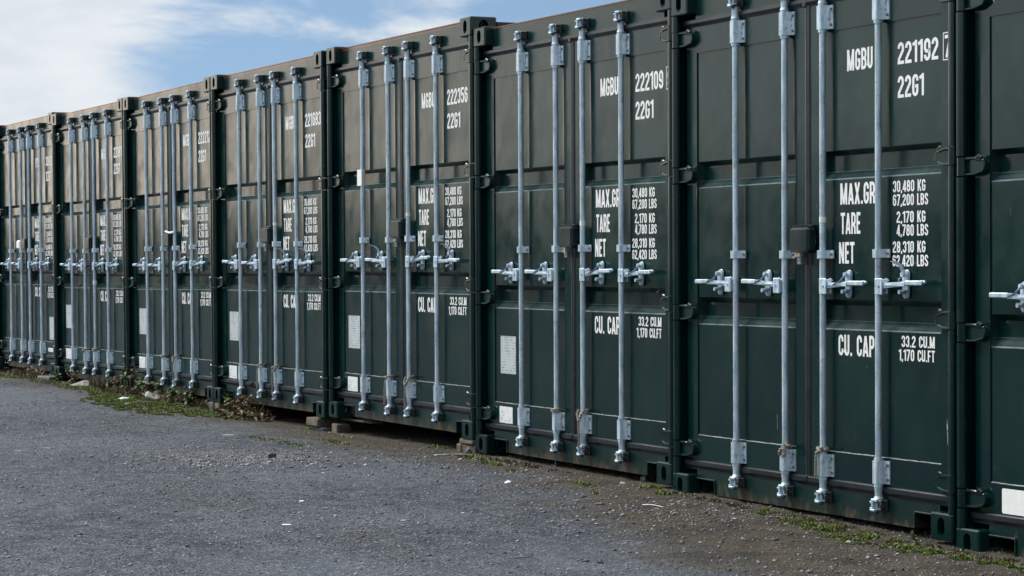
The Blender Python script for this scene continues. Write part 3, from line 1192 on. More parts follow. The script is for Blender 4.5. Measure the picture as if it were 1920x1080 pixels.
def glyph(c):
    w = {'M': .60, '1': .30, 'I': .15, '.': .15, ',': .15, ' ': .26, 'X': .47, 'A': .46, 'K': .45, 'T': .42, 'L': .36, 'E': .37, 'F': .36, 'N': .46}.get(c, .43)
    a = T_/2
    l, r, b, t = a, w-a, a, 1-a
    q = (r-l)/2
    xm = w/2
    ry = q*1.25
    m = .51
    if c == '0' or c == 'O':
        S_ = [arc(xm, t-ry, q, ry, 180, 0)+arc(xm, b+ry, q, ry, 0, -180)+[(l, t-ry)]]
    elif c == '1':
        S_ = [[(r, 0), (r, 1)], [(0, .80), (r-.02, .90)]]
    elif c == '2':
        S_ = [[(l, t-ry-.04)]+arc(xm, t-ry, q, ry, 180, 0)+[(r, .63), (l+.01, .22), (l, b), (w, b)]]
    elif c == '3':
        S_ = [[(l, t-ry-.04)]+arc(xm, t-ry, q, ry, 180, 0)+arc(xm, m+.15, q, .15, 0, -90, 4),
              arc(xm, m-.15, q, .15, 90, 0, 4)+arc(xm, b+ry, q, ry, 0, -180)+[(l, b+ry+.04)]]
    elif c == '4':
        S_ = [[(r-.05, 0), (r-.05, 1)], [(r-.07, .95), (l, .28), (l, .25), (w, .25)]]
    elif c == '5':
        S_ = [[(w-.02, t), (l, t), (l, .54)]+arc(xm, .46, q, .13, 150, 0, 5)+arc(xm, b+ry, q, ry, 0, -180)+[(l, b+ry+.03)]]
    elif c == '6':
        S_ = [[(r, t-ry-.02)]+arc(xm, t-ry, q, ry, 0, 180)+arc(xm, b+ry, q, ry, 180, 360)+arc(xm, .44, q, .14, 0, 180, 6)]
    elif c == '9':
        S_ = [[(l, b+ry+.02)]+arc(xm, b+ry, q, ry, 180, 360)+arc(xm, t-ry, q, ry, 0, 180)+arc(xm, .56, q, .14, 180, 360, 6)]
    elif c == '7':
        S_ = [[(0, t), (r, t), (r, t-.05), (l+.05, 0)]]
    elif c == '8':
        S_ = [arc(xm, t-ry*.9, q*.92, ry*.9, 180, 0)+arc(xm, m+.15, q*.92, .15, 0, -180)+[(l+.01, t-ry*.9)],
              arc(xm, m-.15, q, .15, 180, 0)+arc(xm, b+ry, q, ry, 0, -180)+[(l, m-.15)]]
    elif c == 'G':
        S_ = [[(r, t-ry-.06)]+arc(xm, t-ry, q, ry, 0, 180)+arc(xm, b+ry, q, ry, 180, 360)+[(r, .46), (xm-.01, .46)]]
    elif c == 'C':
        S_ = [[(r, t-ry-.08)]+arc(xm, t-ry, q, ry, 0, 180)+arc(xm, b+ry, q, ry, 180, 360)+[(r, b+ry+.08)]]
    elif c == 'S':
        S_ = [[(r, t-ry-.04)]+arc(xm, t-ry, q, ry, 0, 180)+[(l, .66), (r, .36)]+arc(xm, b+ry, q, ry, 0, -180)+[(l, b+ry+.04)]]
    elif c == 'U':
        S_ = [[(l, 1), (l, b+ry)]+arc(xm, b+ry, q, ry, 180, 360)+[(r, 1)]]
    elif c == 'M':
        S_ = [[(l, 0), (l, 1)], [(l+.02, .99), (xm-.01, .03)], [(xm+.01, .03), (r-.02, .99)], [(r, 1), (r, 0)]]
    elif c == 'N':
        S_ = [[(l, 0), (l, 1)], [(l+.01, .95), (r-.01, .05)], [(r, 1), (r, 0)]]
    elif c == 'A':
        S_ = [[(l-.02, 0), (xm-.01, .97)], [(xm+.01, .97), (r+.02, 0)], [(l+.05, .24), (r-.05, .24)]]
    elif c == 'X':
        S_ = [[(l, 0), (r, 1)], [(l, 1), (r, 0)]]
    elif c == 'B':
        S_ = [[(l, 0), (l, 1)], [(l+.05, t)]+arc(xm, t-.15, q, .15, 90, 0, 4)+arc(xm, m+.15, q, .15, 0, -90, 4)+[(l+.05, m)],
              arc(xm, m-.15, q, .15, 90, 0, 4)+arc(xm, b+.15, q, .15, 0, -90, 4)+[(l+.05, b)]]
    elif c in 'PR':
        S_ = [[(l, 0), (l, 1)], [(l+.05, t)]+arc(xm, t-.16, q, .16, 90, 0, 4)+arc(xm, .60, q, .15, 0, -90, 4)+[(l+.05, .45)]]
        if c == 'R':
            S_.append([(xm, .45), (r-.02, .34), (r, .25), (r+.01, 0)])
    elif c == 'T':
        S_ = [[(0, t), (w, t)], [(xm, t-.05), (xm, 0)]]
    elif c == 'E':
        S_ = [[(l, 0), (l, 1)], [(l+.05, t), (w, t)], [(l+.05, m), (w-.04, m)], [(l+.05, b), (w, b)]]
    elif c == 'F':
        S_ = [[(l, 0), (l, 1)], [(l+.05, t), (w, t)], [(l+.05, m), (w-.04, m)]]
    elif c == 'L':
        S_ = [[(l, 0), (l, 1)], [(l+.05, b), (w, b)]]
    elif c == 'K':
        S_ = [[(l, 0), (l, 1)], [(l+.04, .36), (r+.02, 1)], [(l+.12, .52), (r+.02, 0)]]
    elif c == '.':
        S_ = [[(a, 0), (a, T_)]]
    elif c == ',':
        S_ = [[(a, T_), (a, 0), (a-.04, -.10)]]
    else:
        S_ = []
    return w, S_


def stroke(m, pts, hw, fx, fz, y):
    n = len(pts)
    P_ = [Vector(p) for p in pts]
    le, ri = [], []
    for i in range(n):
        d0 = (P_[i]-P_[i-1]).normalized() if i > 0 else None
        d1 = (P_[i+1]-P_[i]).normalized() if i < n-1 else None
        if d0 is None:
            d0 = d1
        if d1 is None:
            d1 = d0
        nn = Vector((-(d0.y+d1.y), d0.x+d1.x))
        if nn.length < 1e-6:
            nn = Vector((-d0.y, d0.x))
        nn.normalize()
        k = hw/max(.45, nn.dot(Vector((-d0.y, d0.x))))
        le.append(P_[i]+nn*k)
        ri.append(P_[i]-nn*k)
    vs = [(fx(p.x), y, fz(p.y)) for p in le]+[(fx(p.x), y, fz(p.y)) for p in ri]
    m.add(vs, [(i, i+1, n+i+1, n+i) for i in range(n-1)])


def text(m, s, x0, x1, z0, h, y, gap=.075):
    ws = [glyph(c)[0] for c in s]
    tot = sum(ws)+gap*(len(s)-1)
    if x1 is None:
        k = h
    else:
        k = (x1-x0)/tot
    x = x0
    for c, w in zip(s, ws):
        _, S_ = glyph(c)
        for j, st in enumerate(S_):
            stroke(m, st, T_/2, lambda a: x+a*k, lambda b: z0+b*h, y-.00015*j)
        x += (w+gap)*k


def lettering(owner, num, chk, tare=('2,170 KG', '4,780 LBS', '28,310 KG', '62,420 LBS'), only=None):
    out = []
    y = YP-.0012
    if owner:
        m = MB()
        text(m, owner, 1.544, None, 2.080, .098, y)
        out.append(('MGBU', m))
        m = MB()
        text(m, num, 1.948, 2.253 if chk else 2.258, 2.080, .097, y)
        out.append(('n', m))
        m = MB()
        text(m, '22G1', 1.948, 2.147, 1.931, .097, y)
        out.append(('g', m))
        if chk:
            m = MB()
            yy = YF-.0012
            x0, x1, z0, z1, t = 2.296, 2.366, 2.070, 2.190, .0045
            for bx in ((x0, x1, z0, z0+t), (x0, x1, z1-t, z1), (x0, x0+t, z0+t, z1-t), (x1-t, x1, z0+t, z1-t)):
                m.add([(bx[0], yy, bx[2]), (bx[1], yy, bx[2]), (bx[1], yy, bx[3]), (bx[0], yy, bx[3])], [(0, 1, 2, 3)])
            text(m, chk, 2.309, 2.353, 2.081, .097, yy)
            out.append(('c', m))
    m = MB()
    text(m, 'MAX.GR.', 1.486, 1.790, 1.468, .099, y)
    text(m, 'TARE', 1.489, 1.651, 1.332, .099, y)
    text(m, 'NET', 1.475, 1.603, 1.196, .099, y)
    out.append(('a', m))
    m = MB()
    text(m, 'CU. CAP.', 1.469, 1.785, .770, .097, y)
    out.append(('a', m))
    m = MB()
    k = .051
    for s, x0, x1, z in (('30,480 KG', 1.910, 2.158, 1.513), ('67,200 LBS', 1.910, 2.178, 1.452), (tare[0], 1.939, 2.158, 1.376),
                         (tare[1], 1.939, 2.178, 1.317), (tare[2], 1.908, 2.158, 1.243), (tare[3], 1.906, 2.178, 1.182),
                         ):
        text(m, s, x0, x1, z, k, y)
    out.append(('b', m))
    m = MB()
    text(m, '33.2 CU.M', 1.976, 2.228, .823, k, y)
    text(m, '1,170 CU.FT', 1.955, 2.228, .762, k, y)
    out.append(('b', m))
    return [shiftx(m, -HW).mesh('lettering', M_white, False) for _, m in out]


# ------------------------------------------------------------------ the row of containers
CX = [-28.13, -25.6649, -23.2008, -20.7223, -18.2374, -15.7622, -13.3118, -10.8508, -8.3837]
CZ = [0.080, 0.0828, 0.0629, 0.0674, 0.0740, 0.0817, 0.0, -0.0450, -0.0886]
CY = [0.0, 0.0087, -0.003, -0.008, -0.0192, 0.0002, 0.0143, 0.0092, -0.0023]
CA = [0.0, 0.0015, 0.0009, 0.0050, 0.0007, -0.0028, -0.0025, 0.0007, 0.0045]
CB = [0.0, 0.0006, -0.0017, -0.0002, 0.0021, -0.0009, 0.0017, -0.0005, -0.0065]
SPEC = {
    0: dict(label='green shipping container at the far left end of the row, mostly out of sight', own=None),
    1: dict(label='green shipping container stencilled PS 30028, farthest left complete one, data plate on right door',
            own='PSSU', num='300280', chk='', tare=('2,040 KG', '4,500 LBS', '28,440 KG', '62,700 LBS')),
    2: dict(label='green shipping container stencilled 221819, second complete one from the left', own='MGBU', num='221819', chk=''),
    3: dict(label='green shipping container stencilled 222212 with weeds and a white sheet at its foot', own='MGBU', num='222212', chk=''),
    4: dict(label='green shipping container stencilled 221683 with a heap of dead leaves under its door', own='MGBU', num='221683', chk=''),
    5: dict(label='green shipping container stencilled 222356, higher than its right neighbour, white paper on first bar', own='MGBU', num='222356', chk=''),
    6: dict(label='green shipping container stencilled 222109, in the middle right of the row', own='MGBU', num='222109', chk='9'),
    7: dict(label='green shipping container stencilled 221192, nearest one shown whole', own='MGBU', num='221192', chk='7'),
    8: dict(label='green shipping container cut off by the right edge, blank white label low on door', own=None),
}
OPEN = {5: (1, 3), 4: (2, 3), 7: (3,)}
roots = {}
for i in range(9):
    sp = SPEC[i]
    rootc = empty('shipping_container', (CX[i]+HW, CY[i], CZ[i]), (0, -CA[i], CB[i]))
    tag(rootc, sp['label'], 'shipping container', 'green shipping containers standing in a row')
    roots[i] = rootc
    for x in (.081-HW, HW-.081):
        for z in (0, H-.118):
            obj('corner_casting', ME['casting'], rootc, (x, 0, z))
            obj('corner_casting', ME['casting'], rootc, (x, D, z), (0, 0, math.pi))
    obj('corner_post', ME['post'], rootc, (-HW, 0, 0))
    obj('corner_post', ME['post'], rootc, (HW, 0, 0), scale=(-1, 1, 1))
    for x in (-HW+.07, HW-.07):
        obj('corner_post', ME['backpost'], rootc, (x, 0, 0))
    for x in (-HW+.031, HW-.031):
        obj('top_side_rail', ME['toprail'], rootc, (x, 0, 0))
        obj('bottom_side_rail', ME['botrail'], rootc, (x, 0, 0))
    obj('side_wall', ME['wallL'], rootc)
    obj('side_wall', ME['wallR'], rootc)
    obj('roof', ME['roof'], rootc)
    obj('end_wall', ME['endwall'], rootc)
    obj('underframe', ME['under'], rootc)
    obj('header_beam', ME['header_r' if i < 6 else 'header'], rootc)
    obj('door_sill', ME['sill'], rootc)
    doors = {}
    for k in 'LR':
        d = obj('door', ME['frame'+k], rootc)
        doors[k] = d
        obj('door_panel', ME['panel'+k], d)
        obj('weld_bead', ME['weld'+k], d)
        obj('gasket', ME['gasket'+k], d)
        for a, b in LUGS:
            if k == 'L':
                obj('hinge', ME['lug'], d, (-HW, 0, a))
            else:
                obj('hinge', ME['lug'], d, (HW, 0, a), scale=(-1, 1, 1))
    for j, bx in enumerate(BARX):
        s = 'l' if j < 2 else 'r'
        jit = random.Random(i*10+j)
        bar = obj('locking_bar', ME['bar'], rootc, (bx-HW, 0, jit.uniform(-.003, .003)))
        for nm, key in (('bracket', 'brT'), ('bracket', 'brB'), ('clamp', 'clamp'), ('bolts', 'boltsT'), ('bolts', 'boltsB'), ('bolts', 'boltC'),
                        ('cam', 'camT'), ('cam', 'camB'), ('cam_keeper', 'keepT'), ('cam_keeper', 'keepB'),
                        ('handle_hub', 'hub'+s), ('handle', 'handle'+s), ('handle_retainer', 'ret'+s),
                        ('handle_catch', ('catch1' if j in OPEN.get(i, ()) else 'catch0')+s)):
            q_ = obj(nm, ME[key], bar)
            if nm == 'bolts':
                q_['kind'] = 'stuff'
            if nm == 'handle':
                # nobody closes them quite level: swing about the hub pin
                a_ = jit.uniform(-.030, .030)
                q_.rotation_euler = (0, a_, 0)
                px_, pz_ = (-.04 if s == 'l' else .04), 1.096
                q_.location = (px_-(px_*math.cos(a_)+pz_*math.sin(a_)), 0, pz_-(-px_*math.sin(a_)+pz_*math.cos(a_)))
    if i != 0:
        lb = obj('lock_box', ME['lockbox'], rootc)
        obj('staple_plate', ME['staple'], lb)
        obj('pull_loop', ME['loop'], lb)
    if sp['own']:
        for me_ in lettering(sp['own'], sp['num'], sp['chk'], sp.get('tare', ('2,170 KG', '4,780 LBS', '28,310 KG', '62,420 LBS'))):
            obj('lettering', me_, doors['R'])
    if 2 <= i <= 6:
        p_ = obj('data_plate', ME['plate'], doors['L'], (.248-HW, 0, .497))
        obj('sticker', ME['sticker'], doors['L'], (.236-HW, 0, .199))
    elif i == 1:
        obj('data_plate', ME['plate'], doors['R'], (2.03-HW, 0, .345))
        obj('sticker', ME['sticker'], doors['R'], (1.98-HW, 0, .222), scale=(1.3, 1, .38))
    elif i == 8:
        q_ = obj('sticker', ME['label_big'], doors['L'], (.252-HW, 0, .197))


def at(i, x, y, z):
    """point given in container-local metres (x from its left edge) -> world"""
    c = roots[i]
    mw = Matrix.Translation(c.location) @ c.rotation_euler.to_matrix().to_4x4()
    return mw @ Vector((x-HW, y, z))


# bare scratches through the paint
def scratch(i, pts, w, y, part):
    m = MB()
    rr = random.Random(int(pts[0][0]*1000))
    n = len(pts)
    vs = []
    for k, (x, z) in enumerate(pts):
        ww = w*rr.uniform(.3, 1.0)*(0.25 if k in (0, n-1) else 1)
        vs += [(x-ww-HW, y, z-ww*.3), (x+ww-HW, y, z+ww*.3)]
    m.add(vs, [(2*k, 2*k+1, 2*k+3, 2*k+2) for k in range(n-1)])
    obj('scratch', m.mesh('scratch', M_stick0, False), part)


def wig(x0, z0, x1, z1, n, a, seed):
    rr = random.Random(seed)
    return [(x0+(x1-x0)*k/n+rr.uniform(-a, a), z0+(z1-z0)*k/n+rr.uniform(-a, a)) for k in range(n+1)]


for i, a, w, y in ((7, wig(2.325, .52, 2.333, .40, 9, .0015, 1), .0035, YF-.0012), (7, wig(.93, .47, .934, .39, 6, .001, 2), .0012, YP-.0012),
                   (6, wig(2.04, .191, 2.20, .187, 9, .002, 3), .003, .0428), (6, wig(2.19, 1.005, 2.215, 1.018, 4, .003, 4), .005, YF-.0022),
                   (7, wig(.165, 1.60, .167, 1.52, 4, .001, 5), .0012, YF-.0012), (7, wig(1.70, .735, 1.705, .715, 3, .001, 6), .001, YP-.0012),
                   (5, wig(2.28, 2.335, 2.286, 2.325, 3, .001, 7), .003, YF-.0012), (8, wig(.20, 2.35, .206, 2.33, 3, .003, 8), .005, YF-.0012),
                   (4, wig(2.26, .60, 2.262, .52, 5, .001, 9), .0015, YP-.0012), (3, wig(.40, 1.40, .405, 1.33, 5, .003, 10), .002, YP-.0012)):
    scratch(i, a, w, y, roots[i])


# tape and paper on the bars
def band(i, j, z0, z1, r=.0166, flap=0):
    m = MB().cyl(0, YB, z0, z1, r, 18)
    if flap:
        m.box(-r-.030, .034, .0080, .0110, z0, z1)
    o = obj('tape_band', m.mesh('tape_band', M_tape), roots[i], (BARX[j]-HW, 0, 0))
    return o


def on_container(name, mesh, i, x, z, label, cat, group=None):
    p = at(i, x, 0, 0)
    o = obj(name, mesh, None, p, roots[i].rotation_euler)
    tag(o, label, cat, group)
    return o


band(5, 0, 1.612, 1.722, .0172, 1)
band(5, 2, 1.392, 1.412)
band(7, 2, 1.388, 1.414)
band(6, 2, 1.370, 1.398)
band(4, 2, 1.380, 1.402)
band(2, 2, .926, .962, .019)

# padlocks hanging in the boxes
for i, lab in ((7, 'pale brass padlock below the lock box of the nearest whole container'),
               (6, 'padlock with a slanted pale body below the second nearest whole container\'s lock box'),
               (5, 'padlock below the lock box of the container with white paper on its first bar'),
               (4, 'padlock below the lock box of the container above the dead leaf heap')):
    r_ = empty('padlock', at(i, 1.19, .028, 1.19), roots[i].rotation_euler)
    tag(r_, lab, 'padlock', 'padlocks under the lock boxes')
    b1 = MB().box(-.030, .018, -.014, .012, .036, .062, .004)
    if i == 6:
        b1 = MB().prism([(-.034, .062), (.010, .062), (.010, .018), (-.006, .026)], -.014, .012)
    obj('body', b1.mesh('body', M_brass), r_)
    obj('keyway', MB().box(-.014, .022, -.010, .012, .002, .0355, .003).mesh('keyway', M_bolt), r_)


# rope tied on the lower brackets
def rope_mesh(paths, r=.0062):
    m = MB()
    for pa in paths:
        pa = [Vector(p) for p in pa]
        # resample
        pts = []
        for a, b in zip(pa[:-1], pa[1:]):
            n = max(1, int((b-a).length/.004))
            for k in range(n):
                pts.append(a.lerp(b, k/n))
        pts.append(pa[-1])
        for ph in (0, math.pi):
            q_ = []
            for k, p in enumerate(pts):
                d = (pts[min(k+1, len(pts)-1)]-pts[max(k-1, 0)]).normalized()
                a = d.cross(Vector((.3, .9, .2))).normalized()
                b = d.cross(a)
                t = k*.75+ph
                q_.append(p+(a*math.cos(t)+b*math.sin(t))*r*.55)
            m.tube(q_, r*.72, 5)
    return m.mesh('rope', M_rope)


def ring(z, r=.026, tilt=.0, a0=0, a1=360, n=22):
    return [(math.cos(R(a0+(a1-a0)*k/n))*r, YB-.002+math.sin(R(a0+(a1-a0)*k/n))*r, z+tilt*math.cos(R(a0+(a1-a0)*k/n))) for k in range(n+1)]


ROPES = [
    (7, 1, [ring(.300, .029, .024), ring(.307, .026, .020), [(.028, .006, .332), (.034, .000, .312), (.028, .000, .290), (.024, .004, .270)],
            [(.030, .004, .325), (.040, .002, .300), (.034, .000, .276)]], 'short dirty rope knotted round the second locking bar of the container stencilled 221192'),
    (7, 2, [ring(.320, .027, .006), ring(.330, .024, -.006), [(.018, .000, .332), (.030, .004, .338), (.024, .010, .326)],
            [(-.012, .002, .318), (-.016, -.001, .28), (-.016, -.001, .24), (-.019, .000, .198)]], 'pale rope with a hanging tail on the third locking bar of the container stencilled 221192'),
    (6, 1, [ring(.321, .027, .006), ring(.314, .026, -.004)], 'thin rope ring round the second locking bar of the container stencilled 222109'),
    (6, 2, [[(-.034, .018, .338), (-.030, .004, .318), (-.012, .000, .292), (.000, -.001, .276), (.002, -.001, .22), (-.003, .004, .17), (-.008, .004, .128)],
            [(.030, .018, .336), (.024, .004, .314), (.004, -.001, .278)], ring(.336, .030, .0, 0, 180)], 'long braided rope hanging in a Y, third bar of the container stencilled 222109'),
    (5, 1, [ring(.330, .028, .006), [(-.026, .020, .325), (-.034, .010, .29), (-.036, .006, .23), (-.034, .006, .17), (-.042, .008, .150)]],
     'rope hanging left of the second bar, container with white paper on its first bar'),
    (5, 2, [[(-.036, .020, .345), (-.030, .006, .315), (-.006, .000, .29), (-.008, .0, .24), (-.018, .004, .18), (-.014, .004, .135)],
            [(.036, .020, .350), (.026, .004, .315), (-.002, -.001, .29)], ring(.345, .032, 0, 0, 180)], 'rope hanging in a Y, third bar, container with white paper on its first bar'),
    (4, 1, [ring(.328, .028, .010), [(-.026, .016, .322), (-.038, .008, .27), (-.038, .006, .20), (-.034, .006, .150)]],
     'rope hanging left of the second bar of the container above the dead leaf heap'),
    (4, 2, [ring(.326, .030, .010), [(-.030, .010, .318), (-.012, .000, .285), (-.020, .0, .22), (-.026, .004, .128)], [(.030, .010, .322), (.010, .000, .29)]],
     'rope with a long tail on the third locking bar of the container stencilled 221683'),
    (3, 1, [ring(.330, .027, .0), ring(.322, .026, .004)], 'thin rope ring on the second locking bar of the container stencilled 222212'),
    (3, 2, [[(-.034, .014, .335), (-.028, .004, .318), (0, -.002, .28), (-.004, -.001, .22), (-.006, .002, .13)], [(.034, .014, .335), (.020, .000, .30), (0, -.002, .28)],
            ring(.338, .030, 0, 0, 180)], 'rope hanging in a Y on the third bar of the container above the white sheet'),
    (2, 1, [ring(.300, .030, .014), ring(.308, .029, .010)], 'dark rope ring on the second locking bar of the container stencilled 221819'),
    (2, 2, [ring(.326, .027, .0), ring(.318, .027, .006), ring(.310, .026, -.004)], 'pale rope wound round the third locking bar of the container stencilled 221819'),
]
for i, j, paths, lab in ROPES:
    o = on_container('rope', rope_mesh(paths), i, BARX[j], 0, lab, 'rope', 'ropes tied on the locking bars')

# white rags hung by two of the lock boxes
m = MB()
m.tube([(-.13, .006, .01), (-.06, -.004, .004), (.0, -.004, -.004), (.05, .0, -.004), (.09, .012, .0)], .009, 7)
o = obj('rag', m.mesh('rag', M_tape), None, at(3, 1.335, 0, 1.372), roots[3].rotation_euler)
tag(o, 'white twisted rag between the lock box and third bar of the container stencilled 222212', 'rag')
m = MB()
m.box(-.07, .075, .020, .046, -.045, .045, .018)
o = obj('rag', m.mesh('rag', M_tape), None, at(1, .93, 0, 1.305), roots[1].rotation_euler)
tag(o, 'white folded rag left of the lock box on the container stencilled PS 30028', 'rag')

# ------------------------------------------------------------------ blocks the containers stand on
rb = random.Random(4)


def rough_block(sx, sy, sz, seed, bev=.008):
    m = MB().box(-sx/2, sx/2, -sy/2, sy/2, 0, sz, bev)
    rr = random.Random(seed)
    m.v = [(x+rr.uniform(-.003, .003), y+rr.uniform(-.003, .003), z+rr.uniform(-.003, .003)) for x, y, z in m.v]
    return m


def block(name, i, x, y, ztop, sx, sy, sz, mat, lab, cat, rot=0, seed=1, group='blocks propping up the containers'):
    p = at(i, x, y, 0)
    o = obj(name, rough_block(sx, sy, sz, seed).mesh(name, mat), None, (p.x, p.y, ztop-sz), (0, 0, rot))
    tag(o, lab, cat, group)
    return o


block('brick', 4, W-.20, .10, .070, .215, .24, .062, M_brick, 'tan brick under the right foot of the container stencilled 221683, upper of its pile', 'brick', 0.03, 1)
block('brick', 4, W-.17, .12, .0055, .215, .24, .070, M_stone, 'dark lower brick half buried under the right foot of the container stencilled 221683', 'brick', 0.02, 2)
block('brick', 5, .12, .045, .046, .12, .10, .085, M_brick, 'pale brick standing in front below the left foot of the container stencilled 222356', 'brick', -.03, 3)
block('plank', 5, .24, .16, .079, .50, .10, .018, M_timber, 'thin plank laid under the left foot of the container stencilled 222356', 'plank', .05, 4, None)
block('brick', 4, .10, .10, .068, .11, .22, .060, M_brick, 'brick under the left foot of the container stencilled 221683, upper one', 'brick', .02, 5)
block('brick', 4, .25, .10, .012, .24, .14, .048, M_brick, 'flat brick at ground level under the left foot of the container stencilled 221683', 'brick', -.02, 6)
block('brick', 3, W-.07, .10, .066, .10, .20, .085, M_stone, 'grey leaning block under the right foot of the container stencilled 222212', 'brick', .1, 7)
block('stone_block', 5, W-.10, .10, .080, .20, .2, .034, M_brick, 'flat stone slab under the right foot of the container stencilled 222356', 'stone')
block('stone_block', 5, W-.08, .11, .045, .18, .2, .065, M_brick, 'square stone block under the slab by the right foot of the container stencilled 222356', 'stone', .06, 9)
block('stone_block', 5, W-.20, .06, .044, .085, .12, .075, M_brick, 'rounded stone block left of the pile under the container stencilled 222356', 'stone', -.1, 10)
block('stone_block', 2, .05, -.06, .082, .22, .16, .10, M_stone, 'weathered stone lying by the left foot of the container stencilled 221819', 'stone', .3, 11)
block('stone_block', 1, W-.10, -.04, .082, .20, .16, .06, M_brick, 'brownish stone at the right foot of the container stencilled PS 30028', 'stone', .2, 12)
for i in (0, 1, 2, 3):
    pass
for i, lab in ((1, 'concrete pad hidden in weeds under the right foot of the container stencilled PS 30028'),
               (2, 'concrete pad hidden in weeds under the right foot of the container stencilled 221819')):
    block('stone_block', i, W-.10, .13, CZ[i], .18, .16, .09, M_brick, lab, 'stone', .0, 20+i)

# ------------------------------------------------------------------ loose gravel (uncountable)
rng = np.random.default_rng(7)
OCT = np.array([(1, 0, 0), (-1, 0, 0), (0, 1, 0), (0, -1, 0), (0, 0, 1), (0, 0, -1)], float)
OF = np.array([(0, 2, 4), (2, 1, 4), (1, 3, 4), (3, 0, 4), (2, 0, 5), (1, 2, 5), (3, 1, 5), (0, 3, 5)])


def pebbles(name, px, py, size, mat, flat=.55):
    n = len(px)
    pz = ground_z(px, py)
    ang = rng.uniform(0, 2*np.pi, n)
    sc = size[:, None]*rng.uniform(.55, 1.25, (n, 3))
    sc[:, 2] *= flat
    v = OCT[None]+rng.uniform(-.28, .28, (n, 6, 3))
    v = v*sc[:, None, :]
    c, s = np.cos(ang)[:, None], np.sin(ang)[:, None]
    x = v[..., 0]*c-v[..., 1]*s
    y = v[..., 0]*s+v[..., 1]*c
    v = np.stack([x+px[:, None], y+py[:, None], v[..., 2]+(pz+size*flat*.35)[:, None]], -1).reshape(-1, 3)
    f = (OF[None]+(np.arange(n)*6)[:, None, None]).reshape(-1)
    me = bpy.data.meshes.new(name)
    me.vertices.add(len(v))
    me.vertices.foreach_set('co', v.ravel())
    me.loops.add(len(f))
    me.loops.foreach_set('vertex_index', f)
    me.polygons.add(len(f)//3)
    me.polygons.foreach_set('loop_start', np.arange(0, len(f), 3))
    me.update(calc_edges=True)
    me.materials.append(mat)
    return obj(name, me)


def in_view(px, py):
    d = np.stack([px-CAM.x, py-CAM.y], 1)
    f2 = np.array([math.sin(yaw), math.cos(yaw)])
    r_ = np.array([math.cos(yaw), -math.sin(yaw)])
    a = d@f2
    b = d@r_
    return (a > 7.5) & (np.abs(b) < a*.26+.4)


n = 420000
px = rng.uniform(-27, -5.2, n)
py = rng.uniform(-5.6, .35, n)
dens = .25+.75*np.clip((fbm(px*.9, py*.9, 3, 21)-.42)*4, 0, 1)
nearm = np.clip(1.35-(CAM.x-px)/22, .18, 1)
keep = in_view(px, py) & (rng.uniform(0, 1, n) < dens*nearm*.62)
px, py = px[keep], py[keep]
size = np.exp(rng.normal(math.log(.0038), .42, len(px))).clip(.0018, .013)
o = pebbles('gravel', px, py, size, M_peb)
tag(o, 'fine dark and pale gravel scattered over the tarmac yard', 'gravel', kind='stuff')
# pale worn patch and coarser chippings along the right foreground edge
n = 3200
px = np.concatenate([rng.normal(-13.7, .55, n), rng.uniform(-10.5, -6.6, 1500), rng.uniform(-13.5, -9.5, 1500)])
py = np.concatenate([rng.normal(-1.35, .38, n), rng.normal(-.75, .38, 1500), rng.normal(-.45, .25, 1500)])
k = py < -.02
px, py = px[k], py[k]
size = np.exp(rng.normal(math.log(.0052), .45, len(px))).clip(.002, .017)
o = pebbles('gravel', px, py, size, M_peb2)
tag(o, 'pale stone chippings worn loose in patches of the yard and beside the nearest containers', 'gravel', kind='stuff')

# ------------------------------------------------------------------ moss and grass (uncountable)


def tufts(name, spots, mat, label, cat, hgt=.012, wid=.005, dens=9000, seed=1, lean=1.5, mound=.02):
    """spots: (x, y, rx, ry). small blades and lobes over low mounds"""
    rr = np.random.default_rng(seed)
    V, F = [], []
    base = 0
    for (cx, cy, rx, ry) in spots:
        n = int(dens*math.pi*rx*ry)
        a = rr.uniform(0, 2*np.pi, n)
        rad = np.sqrt(rr.uniform(0, 1, n))
        x = cx+np.cos(a)*rad*rx
        y = cy+np.sin(a)*rad*ry
        nn = fbm(x*14, y*14, 3, seed+3)
        keep = (nn-.26*rad**2 > .41) & (fbm(x*45, y*45, 2, seed+9) > .40)
        x, y, rad, nn = x[keep], y[keep], rad[keep], nn[keep]
        n = len(x)
        if n == 0:
            continue
        z = ground_z(x, y)+mound*np.clip(1-rad, 0, 1)*rr.uniform(.2, 1, n)*np.clip((nn-.4)*5, 0.1, 1)
        h = hgt*rr.uniform(.5, 1.5, n)
        w = wid*rr.uniform(.6, 1.5, n)
        t = rr.uniform(0, 2*np.pi, n)
        lx = np.cos(t)*h*lean*rr.uniform(0, 1, n)
        ly = np.sin(t)*h*lean*rr.uniform(0, 1, n)
        ca, sa = np.cos(t+1.57)*w, np.sin(t+1.57)*w
        p0 = np.stack([x-ca, y-sa, z-.002], 1)
        p1 = np.stack([x+ca, y+sa, z-.002], 1)
        p2 = np.stack([x+ca*.6+lx*.6, y+sa*.6+ly*.6, z+h*.65], 1)
        p3 = np.stack([x+lx, y+ly, z+h], 1)
        V.append(np.stack([p0, p1, p2, p3], 1).reshape(-1, 3))
        F.append((np.array([0, 1, 2, 3])[None]+(np.arange(n)*4+base)[:, None]).reshape(-1))
        base += n*4
    V = np.concatenate(V)
    F = np.concatenate(F)
    me = bpy.data.meshes.new(name)
    me.vertices.add(len(V))
    me.vertices.foreach_set('co', V.ravel())
    me.loops.add(len(F))
    me.loops.foreach_set('vertex_index', F)
    me.polygons.add(len(F)//4)
    me.polygons.foreach_set('loop_start', np.arange(0, len(F), 4))
    me.update(calc_edges=True)
    me.materials.append(mat)
    o = obj(name, me)
    tag(o, label, cat, kind='stuff')
    return o


